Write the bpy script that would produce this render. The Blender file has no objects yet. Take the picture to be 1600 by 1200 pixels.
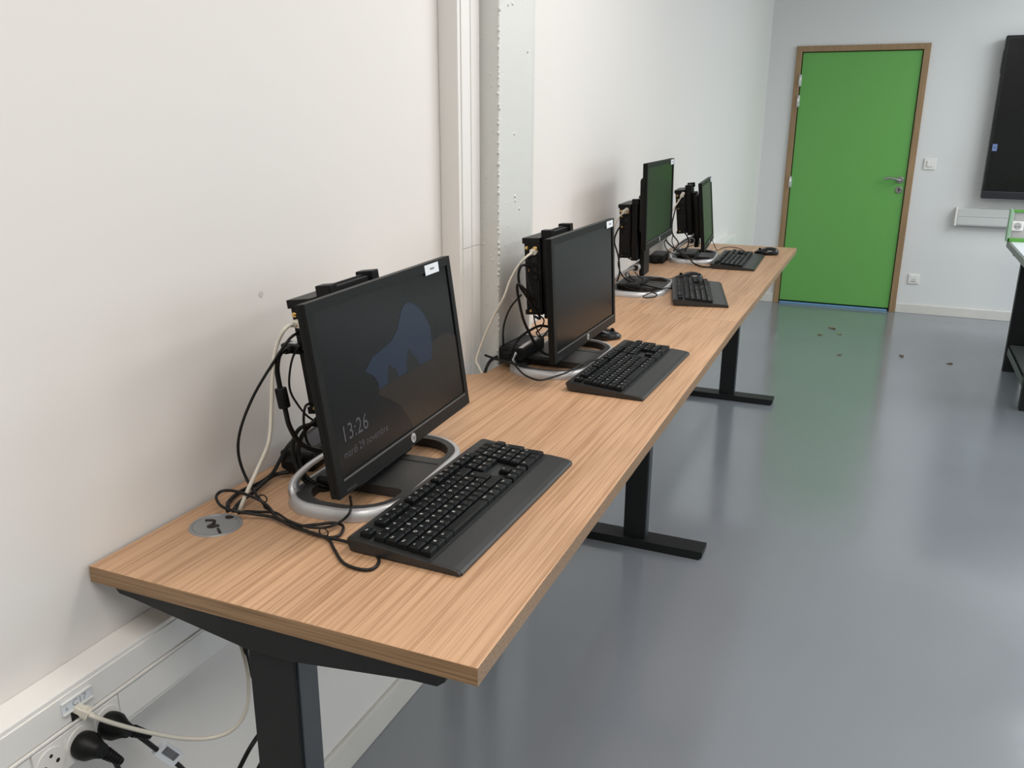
import bpy, bmesh, math, random
from mathutils import Vector, Matrix, Euler
random.seed(7)
scene = bpy.context.scene
col = scene.collection
PI = math.pi

LAMPS = [(1.15, -1.1, 36, (1.0, 0.945, 0.885), 1.2), (4.0, -1.1, 16, (1.0, 0.94, 0.88), 1.2), (1.3, 1.5, 34, (1.0, 0.955, 0.91), 1.2), (4.0, 1.5, 20, (1.0, 0.95, 0.90), 1.2), (3.15, 4.6, 72, (0.93, 0.98, 1.0), 2.4), (4.6, 4.6, 34, (0.93, 0.98, 1.0), 2.4)]
WINS = [(0.2, 12), (2.6, 14), (5.0, 26)]
FLOOR_C = (0.205, 0.224, 0.250); FLOOR_R = (0.13, 0.24); FLOOR_IOR = 2.25
SCREEN_R = 0.22

# ---------------------------------------------------------------- camera
cam_data = bpy.data.cameras.new('camera')
cam_data.sensor_fit = 'HORIZONTAL'
cam_data.sensor_width = 36.0
cam_data.lens = 30.25
cam_data.clip_start = 0.02
cam_data.clip_end = 60
cam = bpy.data.objects.new('camera', cam_data)
col.objects.link(cam)
CR = Vector((0.91800153, 0.39653568, 0.00571329))
CU = Vector((-0.12126283, 0.26695524, 0.95604928))
CD = Vector((-0.37758246, 0.87834751, -0.29315036))
m = Matrix((CR, CU, -CD)).transposed().to_4x4()
m.translation = Vector((0.9798, -0.7595, 1.4115))
cam.matrix_world = m
scene.camera = cam

# ---------------------------------------------------------------- world, exposure, lights
scene.view_settings.view_transform = 'Standard'
scene.view_settings.look = 'None'
scene.view_settings.gamma = 1
scene.view_settings.use_curve_mapping = False
scene.view_settings.exposure = 0.12
w = bpy.data.worlds.new('world'); scene.world = w; w.use_nodes = True
w.node_tree.nodes['Background'].inputs['Color'].default_value = (0.75, 0.85, 1.0, 1)
w.node_tree.nodes['Background'].inputs['Strength'].default_value = 0.3

CEIL = 2.75
D = 6.4674        # back wall
def area(name, loc, size, power, color, rot=(0, 0, 0), spread=PI):
    l = bpy.data.lights.new(name, 'AREA'); l.shape = 'RECTANGLE'
    l.size, l.size_y = size; l.energy = power; l.color = color; l.spread = spread
    o = bpy.data.objects.new(name, l); col.objects.link(o)
    o.location = loc; o.rotation_euler = rot
    return o
WARM = (1.0, 0.93, 0.85); COOL = (0.86, 0.95, 1.0)
for (x, y, p, c, sy) in LAMPS:
    area('ceiling_lamp', (x, y, CEIL - 0.03), (1.2, sy), p, c)
# cool area lights added for unseen windows; the right-hand wall is closed
for (y, p) in WINS:
    area('window_daylight', (5.42, y, 1.55), (1.5, 1.3), p, COOL, (0, PI / 2, 0))

# measured cable routes: radius, room points
CABLES = {'eth1':(0.0032,[(0.125,0.352,1.0956),(0.1255,0.32,1.0951),(0.112,0.31,1.0667),(0.1086,0.3,1.0265),(0.1082,0.29,0.9649),(0.1104,0.275,0.9156),(0.0998,0.26,0.8785),(0.0924,0.24,0.8461),(0.0808,0.2281,0.812),(0.0525,0.2522,0.788)]),'kbcable1':(0.0024,[(0.1237,0.352,1.0795),(0.1301,0.32,1.0768),(0.1127,0.3,1.0429),(0.086,0.28,0.9919),(0.0738,0.26,0.9478),(0.0694,0.25,0.9124),(0.071,0.25,0.8796),(0.0855,0.25,0.8464),(0.1214,0.2349,0.828),(0.1585,0.2227,0.815),(0.1952,0.2094,0.813),(0.2337,0.2053,0.812),(0.2698,0.1985,0.812),(0.2959,0.177,0.811),(0.3286,0.1499,0.811),(0.3561,0.1421,0.811),(0.376,0.1471,0.811),(0.3779,0.1658,0.811),(0.3633,0.1859,0.811),(0.3346,0.1986,0.811),(0.2988,0.2024,0.812),(0.2612,0.1994,0.814),(0.2178,0.2034,0.816),(0.17,0.2116,0.82),(0.1365,0.2286,0.828),(0.1142,0.2264,0.838),(0.0719,0.2343,0.838),(0.0496,0.2271,0.838),(0.0492,0.2122,0.834),(0.0726,0.1954,0.83),(0.1004,0.1922,0.828),(0.1235,0.2083,0.82),(0.1526,0.2178,0.816),(0.2049,0.2051,0.818),(0.2277,0.2221,0.816),(0.2508,0.2396,0.816),(0.2678,0.2418,0.813),(0.2789,0.2185,0.812),(0.27,0.2031,0.812),(0.2395,0.2053,0.811)]),'mousecable1':(0.0022,[(0.2744,0.2552,0.858),(0.2693,0.2646,0.838),(0.2726,0.2519,0.83),(0.2639,0.2413,0.82),(0.2556,0.2162,0.82),(0.2291,0.2046,0.821),(0.1935,0.2079,0.822),(0.1553,0.2229,0.822),(0.1252,0.2212,0.818),(0.0994,0.2214,0.814),(0.0882,0.2133,0.812)]),'video1':(0.0042,[(0.1168,0.34,1.0548),(0.1184,0.31,1.0548),(0.1099,0.31,1.0294),(0.1114,0.31,1.0049),(0.1157,0.31,0.9816),(0.1209,0.31,0.955),(0.1254,0.31,0.9336),(0.1321,0.32,0.9056),(0.1376,0.34,0.8858),(0.1522,0.36,0.8741)]),'thin1':(0.0018,[(0.1376,0.335,1.0636),(0.1258,0.33,1.0422),(0.1206,0.325,1.0106),(0.1211,0.325,0.9867),(0.1295,0.33,0.9644),(0.1395,0.34,0.9427),(0.1455,0.36,0.9259),(0.154,0.38,0.916)]),'audio1':(0.0022,[(0.1438,0.345,0.964),(0.1421,0.335,0.9624),(0.1411,0.33,0.9516),(0.1394,0.33,0.9291),(0.1321,0.345,0.8946),(0.1351,0.36,0.8725)]),'coil1':(0.0036,[(0.1573,0.38,0.9073),(0.149,0.36,0.9207),(0.1408,0.34,0.9272),(0.1271,0.33,0.9194),(0.1187,0.325,0.8972),(0.1188,0.325,0.8676),(0.1272,0.325,0.8436),(0.1403,0.33,0.8254),(0.1556,0.34,0.8147),(0.1669,0.36,0.8051),(0.1734,0.37,0.8105)]),'coil1b':(0.0036,[(0.1597,0.38,0.9443),(0.1502,0.36,0.9379),(0.1437,0.345,0.9282),(0.1303,0.335,0.9092),(0.124,0.33,0.8815),(0.1269,0.33,0.8532),(0.141,0.33,0.8348),(0.1562,0.34,0.823),(0.1701,0.36,0.814)]),'power1':(0.0036,[(0.045,0.4183,0.858),(0.0499,0.3929,0.853),(0.0549,0.3633,0.838),(0.0555,0.3399,0.823),(0.0487,0.3153,0.816),(0.0416,0.2908,0.814),(0.0409,0.2677,0.814),(0.0506,0.2363,0.814),(0.0663,0.2164,0.812),(0.0466,0.2391,0.788)]),'power1b':(0.0036,[(0.072,0.3675,0.82),(0.0537,0.352,0.818),(0.0616,0.3082,0.82),(0.0709,0.2722,0.82),(0.0716,0.2443,0.818),(0.077,0.2191,0.814),(0.049,0.2454,0.788)]),'eth_wall':(0.0032,[(0.0634,-0.085,0.6435),(0.0775,-0.08,0.6351),(0.0864,-0.05,0.6025),(0.099,-0.01,0.5641),(0.1163,0.03,0.5309),(0.1425,0.06,0.5193),(0.1667,0.08,0.5308),(0.179,0.095,0.5596),(0.1731,0.11,0.5988),(0.1494,0.13,0.6247),(0.1255,0.15,0.6288),(0.1,0.18,0.651)]),'pwr_wall_a':(0.004,[(0.0605,-0.06,0.5651),(0.0585,-0.05,0.5392),(0.0544,-0.04,0.5064),(0.0362,-0.02,0.4196),(0.0276,0.02,0.294)]),'pwr_wall_b':(0.004,[(0.0543,-0.01,0.5539),(0.0658,0.0,0.5345),(0.0717,0.02,0.4994),(0.0791,0.04,0.4664),(0.0876,0.07,0.4052),(0.1068,0.1,0.3558),(0.128,0.13,0.364),(0.1393,0.16,0.395)]),'pwr_under':(0.004,[(0.1138,0.13,0.3908),(0.1241,0.15,0.423),(0.1275,0.18,0.4395)]),'pwr_under2':(0.004,[(0.1464,0.14,0.6405),(0.1557,0.13,0.6151),(0.1558,0.14,0.5762),(0.1519,0.16,0.5235),(0.1512,0.17,0.4671)]),'eth2':(0.003,[(0.1901,1.208,1.1029),(0.1814,1.18,1.092),(0.1655,1.17,1.072),(0.1478,1.16,1.036),(0.1352,1.15,0.9937),(0.1092,1.15,0.9463),(0.0909,1.14,0.9024),(0.0777,1.13,0.8603),(0.0734,1.12,0.834),(0.0846,1.115,0.8166),(0.0975,1.11,0.8011)]),'loop2a':(0.0032,[(0.1837,1.2,1.0673),(0.1739,1.17,1.0726),(0.1678,1.165,1.0493),(0.1731,1.165,1.0213),(0.1866,1.17,0.9992),(0.1999,1.18,0.9729),(0.2133,1.19,0.9495),(0.2151,1.19,0.94),(0.2014,1.19,0.9452)]),'loop2b':(0.0034,[(0.1997,1.18,0.9857),(0.1871,1.16,1.0169),(0.1722,1.155,1.0292),(0.1689,1.155,1.0163),(0.1739,1.16,0.9792),(0.1804,1.17,0.9375),(0.194,1.18,0.9008),(0.2076,1.19,0.8702),(0.2248,1.2,0.8497),(0.2416,1.22,0.84)]),'loop2c':(0.0024,[(0.1788,1.16,1.0036),(0.1543,1.15,0.9714),(0.1372,1.15,0.9294),(0.1338,1.15,0.8881),(0.1041,1.2338,0.828),(0.1629,1.1398,0.836),(0.2248,1.0541,0.838),(0.2564,1.0291,0.836),(0.2848,1.0266,0.834),(0.3049,1.0702,0.834),(0.3206,1.1249,0.834),(0.3299,1.2174,0.834),(0.345,1.2587,0.832),(0.3532,1.332,0.818)]),'loop2d':(0.0034,[(0.2291,1.24,0.9078),(0.2071,1.22,0.9149),(0.1892,1.2,0.9074),(0.1715,1.18,0.8935),(0.1627,1.16,0.8773),(0.1532,1.15,0.8572)]),'loop2e':(0.003,[(0.1773,1.19,1.0872),(0.1868,1.185,1.0317),(0.1995,1.18,1.0017),(0.208,1.185,0.9759)]),'thin2':(0.0018,[(0.2093,1.2,0.9472),(0.2233,1.2,0.9354),(0.2168,1.2,0.9151),(0.2032,1.2,0.9006),(0.2155,1.2,0.8886)]),'thin2b':(0.0018,[(0.1956,1.2,0.9459),(0.1993,1.2,0.9249),(0.2101,1.2,0.9013),(0.2206,1.2,0.8924),(0.2218,1.25,0.9082)]),'pwr2':(0.0042,[(0.099,1.1963,0.828),(0.0848,1.1876,0.82),(0.0903,1.1522,0.816),(0.1028,1.1102,0.81),(0.0865,1.141,0.788)]),'strap2':(0.003,[(0.0793,1.1606,0.838),(0.1128,1.142,0.838),(0.1513,1.1266,0.838),(0.194,1.1154,0.836)]),'eth3':(0.003,[(0.1146,2.27,1.1025),(0.0999,2.25,1.0856),(0.0874,2.24,1.0589),(0.0746,2.24,1.0241)]),'c3a':(0.003,[(0.1048,2.27,1.0567),(0.0928,2.25,1.0308),(0.0848,2.25,0.9937),(0.1013,2.25,0.944),(0.1086,2.25,0.8863),(0.1005,2.25,0.8505)]),'c3b':(0.0026,[(0.1332,2.3,0.9276),(0.1097,2.27,0.9465),(0.0996,2.26,0.9146),(0.1159,2.26,0.8736),(0.1265,2.3386,0.838),(0.1985,2.2981,0.836),(0.2701,2.249,0.836)]),'c3c':(0.0018,[(0.1227,2.32,0.8742),(0.1335,2.32,0.8535),(0.1351,2.3969,0.834),(0.1582,2.4505,0.832),(0.1906,2.5218,0.828),(0.2345,2.5733,0.818)]),'c3d':(0.0018,[(0.1444,2.32,0.8806),(0.1622,2.32,0.8629),(0.1521,2.4172,0.832),(0.118,2.2841,0.832),(0.1982,2.2117,0.832),(0.238,2.2845,0.832)]),'c3e':(0.0022,[(0.2867,2.3613,0.818),(0.2673,2.3099,0.83),(0.2501,2.2095,0.832),(0.2354,2.1256,0.832),(0.2407,2.1239,0.826),(0.2662,2.1482,0.826),(0.2701,2.1671,0.832),(0.2351,2.2043,0.834),(0.1917,2.2356,0.832)]),'eth4':(0.003,[(0.1338,3.1,1.0989),(0.1207,3.09,1.0714),(0.1047,3.08,1.0437),(0.0921,3.08,1.0152)]),'c4a':(0.003,[(0.1108,3.1,1.0563),(0.1044,3.08,1.0017),(0.1008,3.08,0.9678),(0.106,3.08,0.9284),(0.1344,3.08,0.8902),(0.1202,3.05,0.859)]),'c4b':(0.0034,[(0.118,2.9,0.9277),(0.1359,2.9,0.9069),(0.1763,2.9,0.8794),(0.2189,2.9,0.8576),(0.2248,3.0154,0.814),(0.2806,2.9466,0.814),(0.3107,2.9608,0.814)]),'c4c':(0.003,[(0.1376,3.1,0.9506),(0.1652,3.1,0.9237),(0.176,3.1,0.8902),(0.1612,3.1,0.8522)]),'c4d':(0.002,[(0.1156,3.05,0.9352),(0.1121,3.05,0.8983),(0.1314,3.05,0.8654),(0.1423,3.08,0.8565),(0.178,3.15,0.8727),(0.2059,3.2,0.8652)]),'c4e':(0.002,[(0.1232,2.9,0.9334),(0.1134,2.9,0.9111),(0.132,2.9,0.8794),(0.1665,2.95,0.8528)]),'c4f':(0.0026,[(0.2358,3.1,0.8938),(0.2325,3.1,0.8595),(0.2227,3.0856,0.838),(0.2062,3.0043,0.834),(0.1547,3.0825,0.834)]),'kb4':(0.0018,[(0.2344,3.35,0.878),(0.2486,3.35,0.8488),(0.2363,3.4962,0.811),(0.2458,3.5984,0.811),(0.2766,3.6383,0.811),(0.3221,3.6103,0.811),(0.3683,3.5121,0.811)]),'m3c':(0.0018,[(0.2202,2.6359,0.812),(0.2027,2.5797,0.812)])}

# ---------------------------------------------------------------- materials
def mat(name, color, rough=0.5, metal=0.0, spec=0.5, bump=0.0, bscale=40, var=0.0, vscale=3, emis=None, estr=0):
    m = bpy.data.materials.new(name); m.use_nodes = True
    nt = m.node_tree; b = nt.nodes['Principled BSDF']
    b.inputs['Base Color'].default_value = (*color, 1)
    b.inputs['Roughness'].default_value = rough
    b.inputs['Metallic'].default_value = metal
    b.inputs['Specular IOR Level'].default_value = spec
    tc = nt.nodes.new('ShaderNodeTexCoord')
    if var > 0:
        n = nt.nodes.new('ShaderNodeTexNoise'); n.inputs['Scale'].default_value = vscale
        n.inputs['Detail'].default_value = 5
        nt.links.new(tc.outputs['Object'], n.inputs['Vector'])
        mx = nt.nodes.new('ShaderNodeMix'); mx.data_type = 'RGBA'
        nt.links.new(n.outputs['Fac'], mx.inputs['Factor'])
        mx.inputs['A'].default_value = (*[c * (1 - var) for c in color], 1)
        mx.inputs['B'].default_value = (*[min(1, c * (1 + var)) for c in color], 1)
        nt.links.new(mx.outputs['Result'], b.inputs['Base Color'])
    if bump > 0:
        n2 = nt.nodes.new('ShaderNodeTexNoise'); n2.inputs['Scale'].default_value = bscale
        n2.inputs['Detail'].default_value = 6
        nt.links.new(tc.outputs['Object'], n2.inputs['Vector'])
        bp = nt.nodes.new('ShaderNodeBump'); bp.inputs['Strength'].default_value = bump
        bp.inputs['Distance'].default_value = 0.002
        nt.links.new(n2.outputs['Fac'], bp.inputs['Height'])
        nt.links.new(bp.outputs['Normal'], b.inputs['Normal'])
    if emis:
        b.inputs['Emission Color'].default_value = (*emis, 1)
        b.inputs['Emission Strength'].default_value = estr
    return m

def mat_wood(name, base, dark, line_scale, axis='Y', rough=0.42):
    m = bpy.data.materials.new(name); m.use_nodes = True
    nt = m.node_tree; b = nt.nodes['Principled BSDF']; N = nt.nodes.new; L = nt.links.new
    tc = N('ShaderNodeTexCoord'); mp = N('ShaderNodeMapping')
    s = {'Y': (1, 0.009, 1), 'X': (0.012, 1, 1), 'Z': (1, 1, 0.02)}[axis]
    mp.inputs['Scale'].default_value = s
    L(tc.outputs['Object'], mp.inputs['Vector'])
    n1 = N('ShaderNodeTexNoise'); n1.inputs['Scale'].default_value = line_scale; n1.inputs['Detail'].default_value = 3; n1.inputs['Roughness'].default_value = 0.65
    L(mp.outputs['Vector'], n1.inputs['Vector'])
    r1 = N('ShaderNodeValToRGB'); r1.color_ramp.elements[0].position = 0.36; r1.color_ramp.elements[1].position = 0.56
    r1.color_ramp.elements[0].color = (*dark, 1); r1.color_ramp.elements[1].color = (*base, 1)
    L(n1.outputs['Fac'], r1.inputs['Fac'])
    mp2 = N('ShaderNodeMapping'); mp2.inputs['Scale'].default_value = tuple(0.5 if v < 0.5 else v for v in s)
    L(tc.outputs['Object'], mp2.inputs['Vector'])
    n2 = N('ShaderNodeTexNoise'); n2.inputs['Scale'].default_value = 5; n2.inputs['Detail'].default_value = 2
    L(mp2.outputs['Vector'], n2.inputs['Vector'])
    r2 = N('ShaderNodeMapRange'); r2.inputs['From Min'].default_value = 0.3; r2.inputs['From Max'].default_value = 0.7
    r2.inputs['To Min'].default_value = 0.90; r2.inputs['To Max'].default_value = 1.07
    L(n2.outputs['Fac'], r2.inputs['Value'])
    mx = N('ShaderNodeVectorMath'); mx.operation = 'SCALE'
    L(r1.outputs['Color'], mx.inputs[0]); L(r2.outputs['Result'], mx.inputs['Scale'])
    L(mx.outputs['Vector'], b.inputs['Base Color'])
    b.inputs['Roughness'].default_value = rough
    b.inputs['Specular IOR Level'].default_value = 0.4
    bp = N('ShaderNodeBump'); bp.inputs['Strength'].default_value = 0.25; bp.inputs['Distance'].default_value = 0.0006
    L(n1.outputs['Fac'], bp.inputs['Height']); L(bp.outputs['Normal'], b.inputs['Normal'])
    return m

def mat_floor():
    m = mat('floor_epoxy', FLOOR_C, 0.2)
    nt = m.node_tree; b = nt.nodes['Principled BSDF']; N = nt.nodes.new; L = nt.links.new
    tc = N('ShaderNodeTexCoord')
    n = N('ShaderNodeTexNoise'); n.inputs['Scale'].default_value = 1.7; n.inputs['Detail'].default_value = 4; n.inputs['Distortion'].default_value = 0.8
    L(tc.outputs['Object'], n.inputs['Vector'])
    r = N('ShaderNodeMapRange'); r.inputs['From Min'].default_value = 0.35; r.inputs['From Max'].default_value = 0.65
    r.inputs['To Min'].default_value = FLOOR_R[0]; r.inputs['To Max'].default_value = FLOOR_R[1]
    L(n.outputs['Fac'], r.inputs['Value']); L(r.outputs['Result'], b.inputs['Roughness'])
    n2 = N('ShaderNodeTexNoise'); n2.inputs['Scale'].default_value = 0.9; n2.inputs['Detail'].default_value = 3
    L(tc.outputs['Object'], n2.inputs['Vector'])
    mx = N('ShaderNodeMix'); mx.data_type = 'RGBA'
    mx.inputs['A'].default_value = (*[c * 0.9 for c in FLOOR_C], 1); mx.inputs['B'].default_value = (*[c * 1.1 for c in FLOOR_C], 1)
    L(n2.outputs['Fac'], mx.inputs['Factor']); L(mx.outputs['Result'], b.inputs['Base Color'])
    n3 = N('ShaderNodeTexNoise'); n3.inputs['Scale'].default_value = 4; n3.inputs['Detail'].default_value = 3
    L(tc.outputs['Object'], n3.inputs['Vector'])
    bp = N('ShaderNodeBump'); bp.inputs['Strength'].default_value = 0.03; bp.inputs['Distance'].default_value = 0.01
    L(n3.outputs['Fac'], bp.inputs['Height']); L(bp.outputs['Normal'], b.inputs['Normal'])
    b.inputs['IOR'].default_value = FLOOR_IOR
    return m

def mat_pillar():
    m = mat('pillar_paint', (0.66, 0.67, 0.645), 0.32)
    nt = m.node_tree; b = nt.nodes['Principled BSDF']; N = nt.nodes.new; L = nt.links.new
    tc = N('ShaderNodeTexCoord')
    v = N('ShaderNodeTexVoronoi'); v.inputs['Scale'].default_value = 28
    L(tc.outputs['Object'], v.inputs['Vector'])
    r = N('ShaderNodeMapRange'); r.inputs['From Min'].default_value = 0.0; r.inputs['From Max'].default_value = 0.13
    r.inputs['To Min'].default_value = 0; r.inputs['To Max'].default_value = 1
    L(v.outputs['Distance'], r.inputs['Value'])
    n = N('ShaderNodeTexNoise'); n.inputs['Scale'].default_value = 14; n.inputs['Detail'].default_value = 6
    L(tc.outputs['Object'], n.inputs['Vector'])
    ad = N('ShaderNodeMath'); ad.operation = 'ADD'
    L(r.outputs['Result'], ad.inputs[0]); L(n.outputs['Fac'], ad.inputs[1])
    bp = N('ShaderNodeBump'); bp.inputs['Strength'].default_value = 0.35; bp.inputs['Distance'].default_value = 0.003
    L(ad.outputs['Value'], bp.inputs['Height']); L(bp.outputs['Normal'], b.inputs['Normal'])
    return m

M = {}
M['wall'] = mat('wall_paint', (0.745, 0.725, 0.70), 0.6, spec=0.3, bump=0.06, bscale=120)
M['wallback'] = mat('wall_paint_back', (0.70, 0.705, 0.70), 0.6, spec=0.3, bump=0.06, bscale=120)
M['wallfar'] = mat('wall_grey', (0.22, 0.22, 0.21), 0.7)  # unseen walls, grey put in to darken screen reflections and cut bounce light
M['speck'] = mat('wall_scuff', (0.58, 0.565, 0.54), 0.8)
M['ceil'] = mat('ceiling_paint', (0.80, 0.80, 0.79), 0.8)
M['pillar'] = mat_pillar()
M['pvc'] = mat('white_plastic_trunking', (0.78, 0.77, 0.745), 0.3)
M['alu'] = mat('grey_white_trunking', (0.56, 0.57, 0.56), 0.35)  # plain grey, darker than the left wall trunking
M['pvc2'] = mat('white_plastic_warm', (0.78, 0.76, 0.73), 0.35)
M['base'] = mat('skirting_paint', (0.66, 0.64, 0.60), 0.45, var=0.08, vscale=9)
M['floor'] = mat_floor()
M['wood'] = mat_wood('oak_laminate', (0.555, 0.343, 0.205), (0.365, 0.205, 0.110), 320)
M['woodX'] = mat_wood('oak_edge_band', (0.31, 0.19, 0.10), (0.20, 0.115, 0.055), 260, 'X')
M['doorwood'] = mat_wood('door_frame_wood', (0.33, 0.215, 0.115), (0.26, 0.165, 0.085), 120, 'Z')
M['green'] = mat('door_green', (0.135, 0.385, 0.092), 0.5, spec=0.35)
M['blue'] = mat('threshold_blue', (0.15, 0.32, 0.52), 0.35)
M['gap'] = mat('dark_gap', (0.01, 0.01, 0.01), 0.8)
M['steel'] = mat('brushed_steel', (0.42, 0.41, 0.40), 0.32, 1.0, bump=0.1, bscale=200)
M['hinge'] = mat('zinc_hinge', (0.7, 0.7, 0.68), 0.35, 0.8)
M['frameblk'] = mat('black_powder_coat', (0.010, 0.011, 0.012), 0.45, spec=0.3, bump=0.15, bscale=900)
M['frameblu'] = mat('inner_column_coat', (0.022, 0.028, 0.036), 0.38, bump=0.1, bscale=700)
M['blk'] = mat('black_plastic', (0.007, 0.0075, 0.0075), 0.45, spec=0.22, bump=0.1, bscale=900)
M['blkg'] = mat('black_gloss_plastic', (0.007, 0.007, 0.008), 0.2, spec=0.4)
M['bezel'] = mat('monitor_bezel', (0.0065, 0.007, 0.0068), 0.42, spec=0.16, bump=0.08, bscale=1200)
M['screen'] = mat('screen_panel', (0.0035, 0.0035, 0.0035), SCREEN_R, spec=0.18)
M['case'] = mat('black_metal_case', (0.006, 0.006, 0.0065), 0.42, spec=0.22, bump=0.08, bscale=800)
M['silver'] = mat('silver_plastic', (0.52, 0.52, 0.53), 0.4, 0.45)
M['basetop'] = mat('stand_top_black', (0.022, 0.022, 0.022), 0.45, bump=0.25, bscale=700)
M['gold'] = mat('gold_connector', (0.80, 0.56, 0.22), 0.28, 1.0)
M['kb'] = mat('keyboard_body', (0.021, 0.0215, 0.0215), 0.36, spec=0.5, bump=0.15, bscale=700)
M['key'] = mat('keycap_black', (0.005, 0.006, 0.0065), 0.42, spec=0.22, bump=0.1, bscale=900)
M['leg'] = mat('key_legend_white', (0.75, 0.75, 0.72), 0.5)
M['kblogo'] = mat('logo_grey', (0.07, 0.07, 0.07), 0.4)
M['cable'] = mat('cable_black', (0.008, 0.008, 0.008), 0.42, spec=0.3)
M['cablew'] = mat('cable_ivory', (0.66, 0.63, 0.55), 0.45)
M['plugw'] = mat('plug_clear_ivory', (0.70, 0.67, 0.58), 0.3)
M['paper'] = mat('label_white', (0.72, 0.76, 0.80), 0.5)
M['ink'] = mat('label_ink', (0.06, 0.06, 0.07), 0.6)
M['pencil'] = mat('label_pencil', (0.25, 0.25, 0.27), 0.6)
M['tvblk'] = mat('screen_frame_black', (0.006, 0.006, 0.008), 0.3)
M['tvscr'] = mat('screen_glass_black', (0.009, 0.010, 0.009), 0.22, spec=0.4)
M['tvbase'] = mat('screen_bar_dark', (0.020, 0.020, 0.026), 0.35)
M['stickb'] = mat('sticker_blue', (0.14, 0.20, 0.42), 0.5)
M['benchtop'] = mat('bench_top_white', (0.72, 0.74, 0.78), 0.35)
M['benchedge'] = mat('bench_edge_grey', (0.22, 0.24, 0.23), 0.45)
M['benchpanel'] = mat('panel_grey', (0.42, 0.41, 0.40), 0.5)
M['benchgreen'] = mat('bench_green', (0.10, 0.33, 0.05), 0.4)
M['benchgreen2'] = mat('bench_green_pale', (0.30, 0.47, 0.32), 0.5)
M['shelf'] = mat('shelf_grey_green', (0.10, 0.115, 0.11), 0.45)
M['leaf1'] = mat('dry_leaf_brown', (0.20, 0.12, 0.05), 0.8)
M['leaf2'] = mat('dry_leaf_olive', (0.20, 0.20, 0.07), 0.8)
M['grom'] = mat('grommet_grey', (0.27, 0.28, 0.29), 0.4, 0.3)
M['hole'] = mat('hole_black', (0.012, 0.008, 0.006), 0.7)
M['red'] = mat('red_plastic', (0.45, 0.02, 0.02), 0.4)
M['scr_sky'] = mat('lit_image_blue', (0.0035, 0.0035, 0.0035), SCREEN_R, spec=0.18, emis=(0.0080, 0.0165, 0.0330), estr=1)
M['scr_sand'] = mat('lit_image_sand', (0.0035, 0.0035, 0.0035), SCREEN_R, spec=0.18, emis=(0.0130, 0.0090, 0.0055), estr=1)
M['scr_rock'] = mat('lit_image_rock', (0.0035, 0.0035, 0.0035), SCREEN_R, spec=0.18, emis=(0.0062, 0.0065, 0.0060), estr=1)
M['scr_text'] = mat('lit_image_text', (0.0035, 0.0035, 0.0035), SCREEN_R, spec=0.18, emis=(0.060, 0.060, 0.068), estr=1)
M['scr_text2'] = mat('lit_image_text_dim', (0.0035, 0.0035, 0.0035), SCREEN_R, spec=0.18, emis=(0.060, 0.058, 0.062), estr=1)

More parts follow.
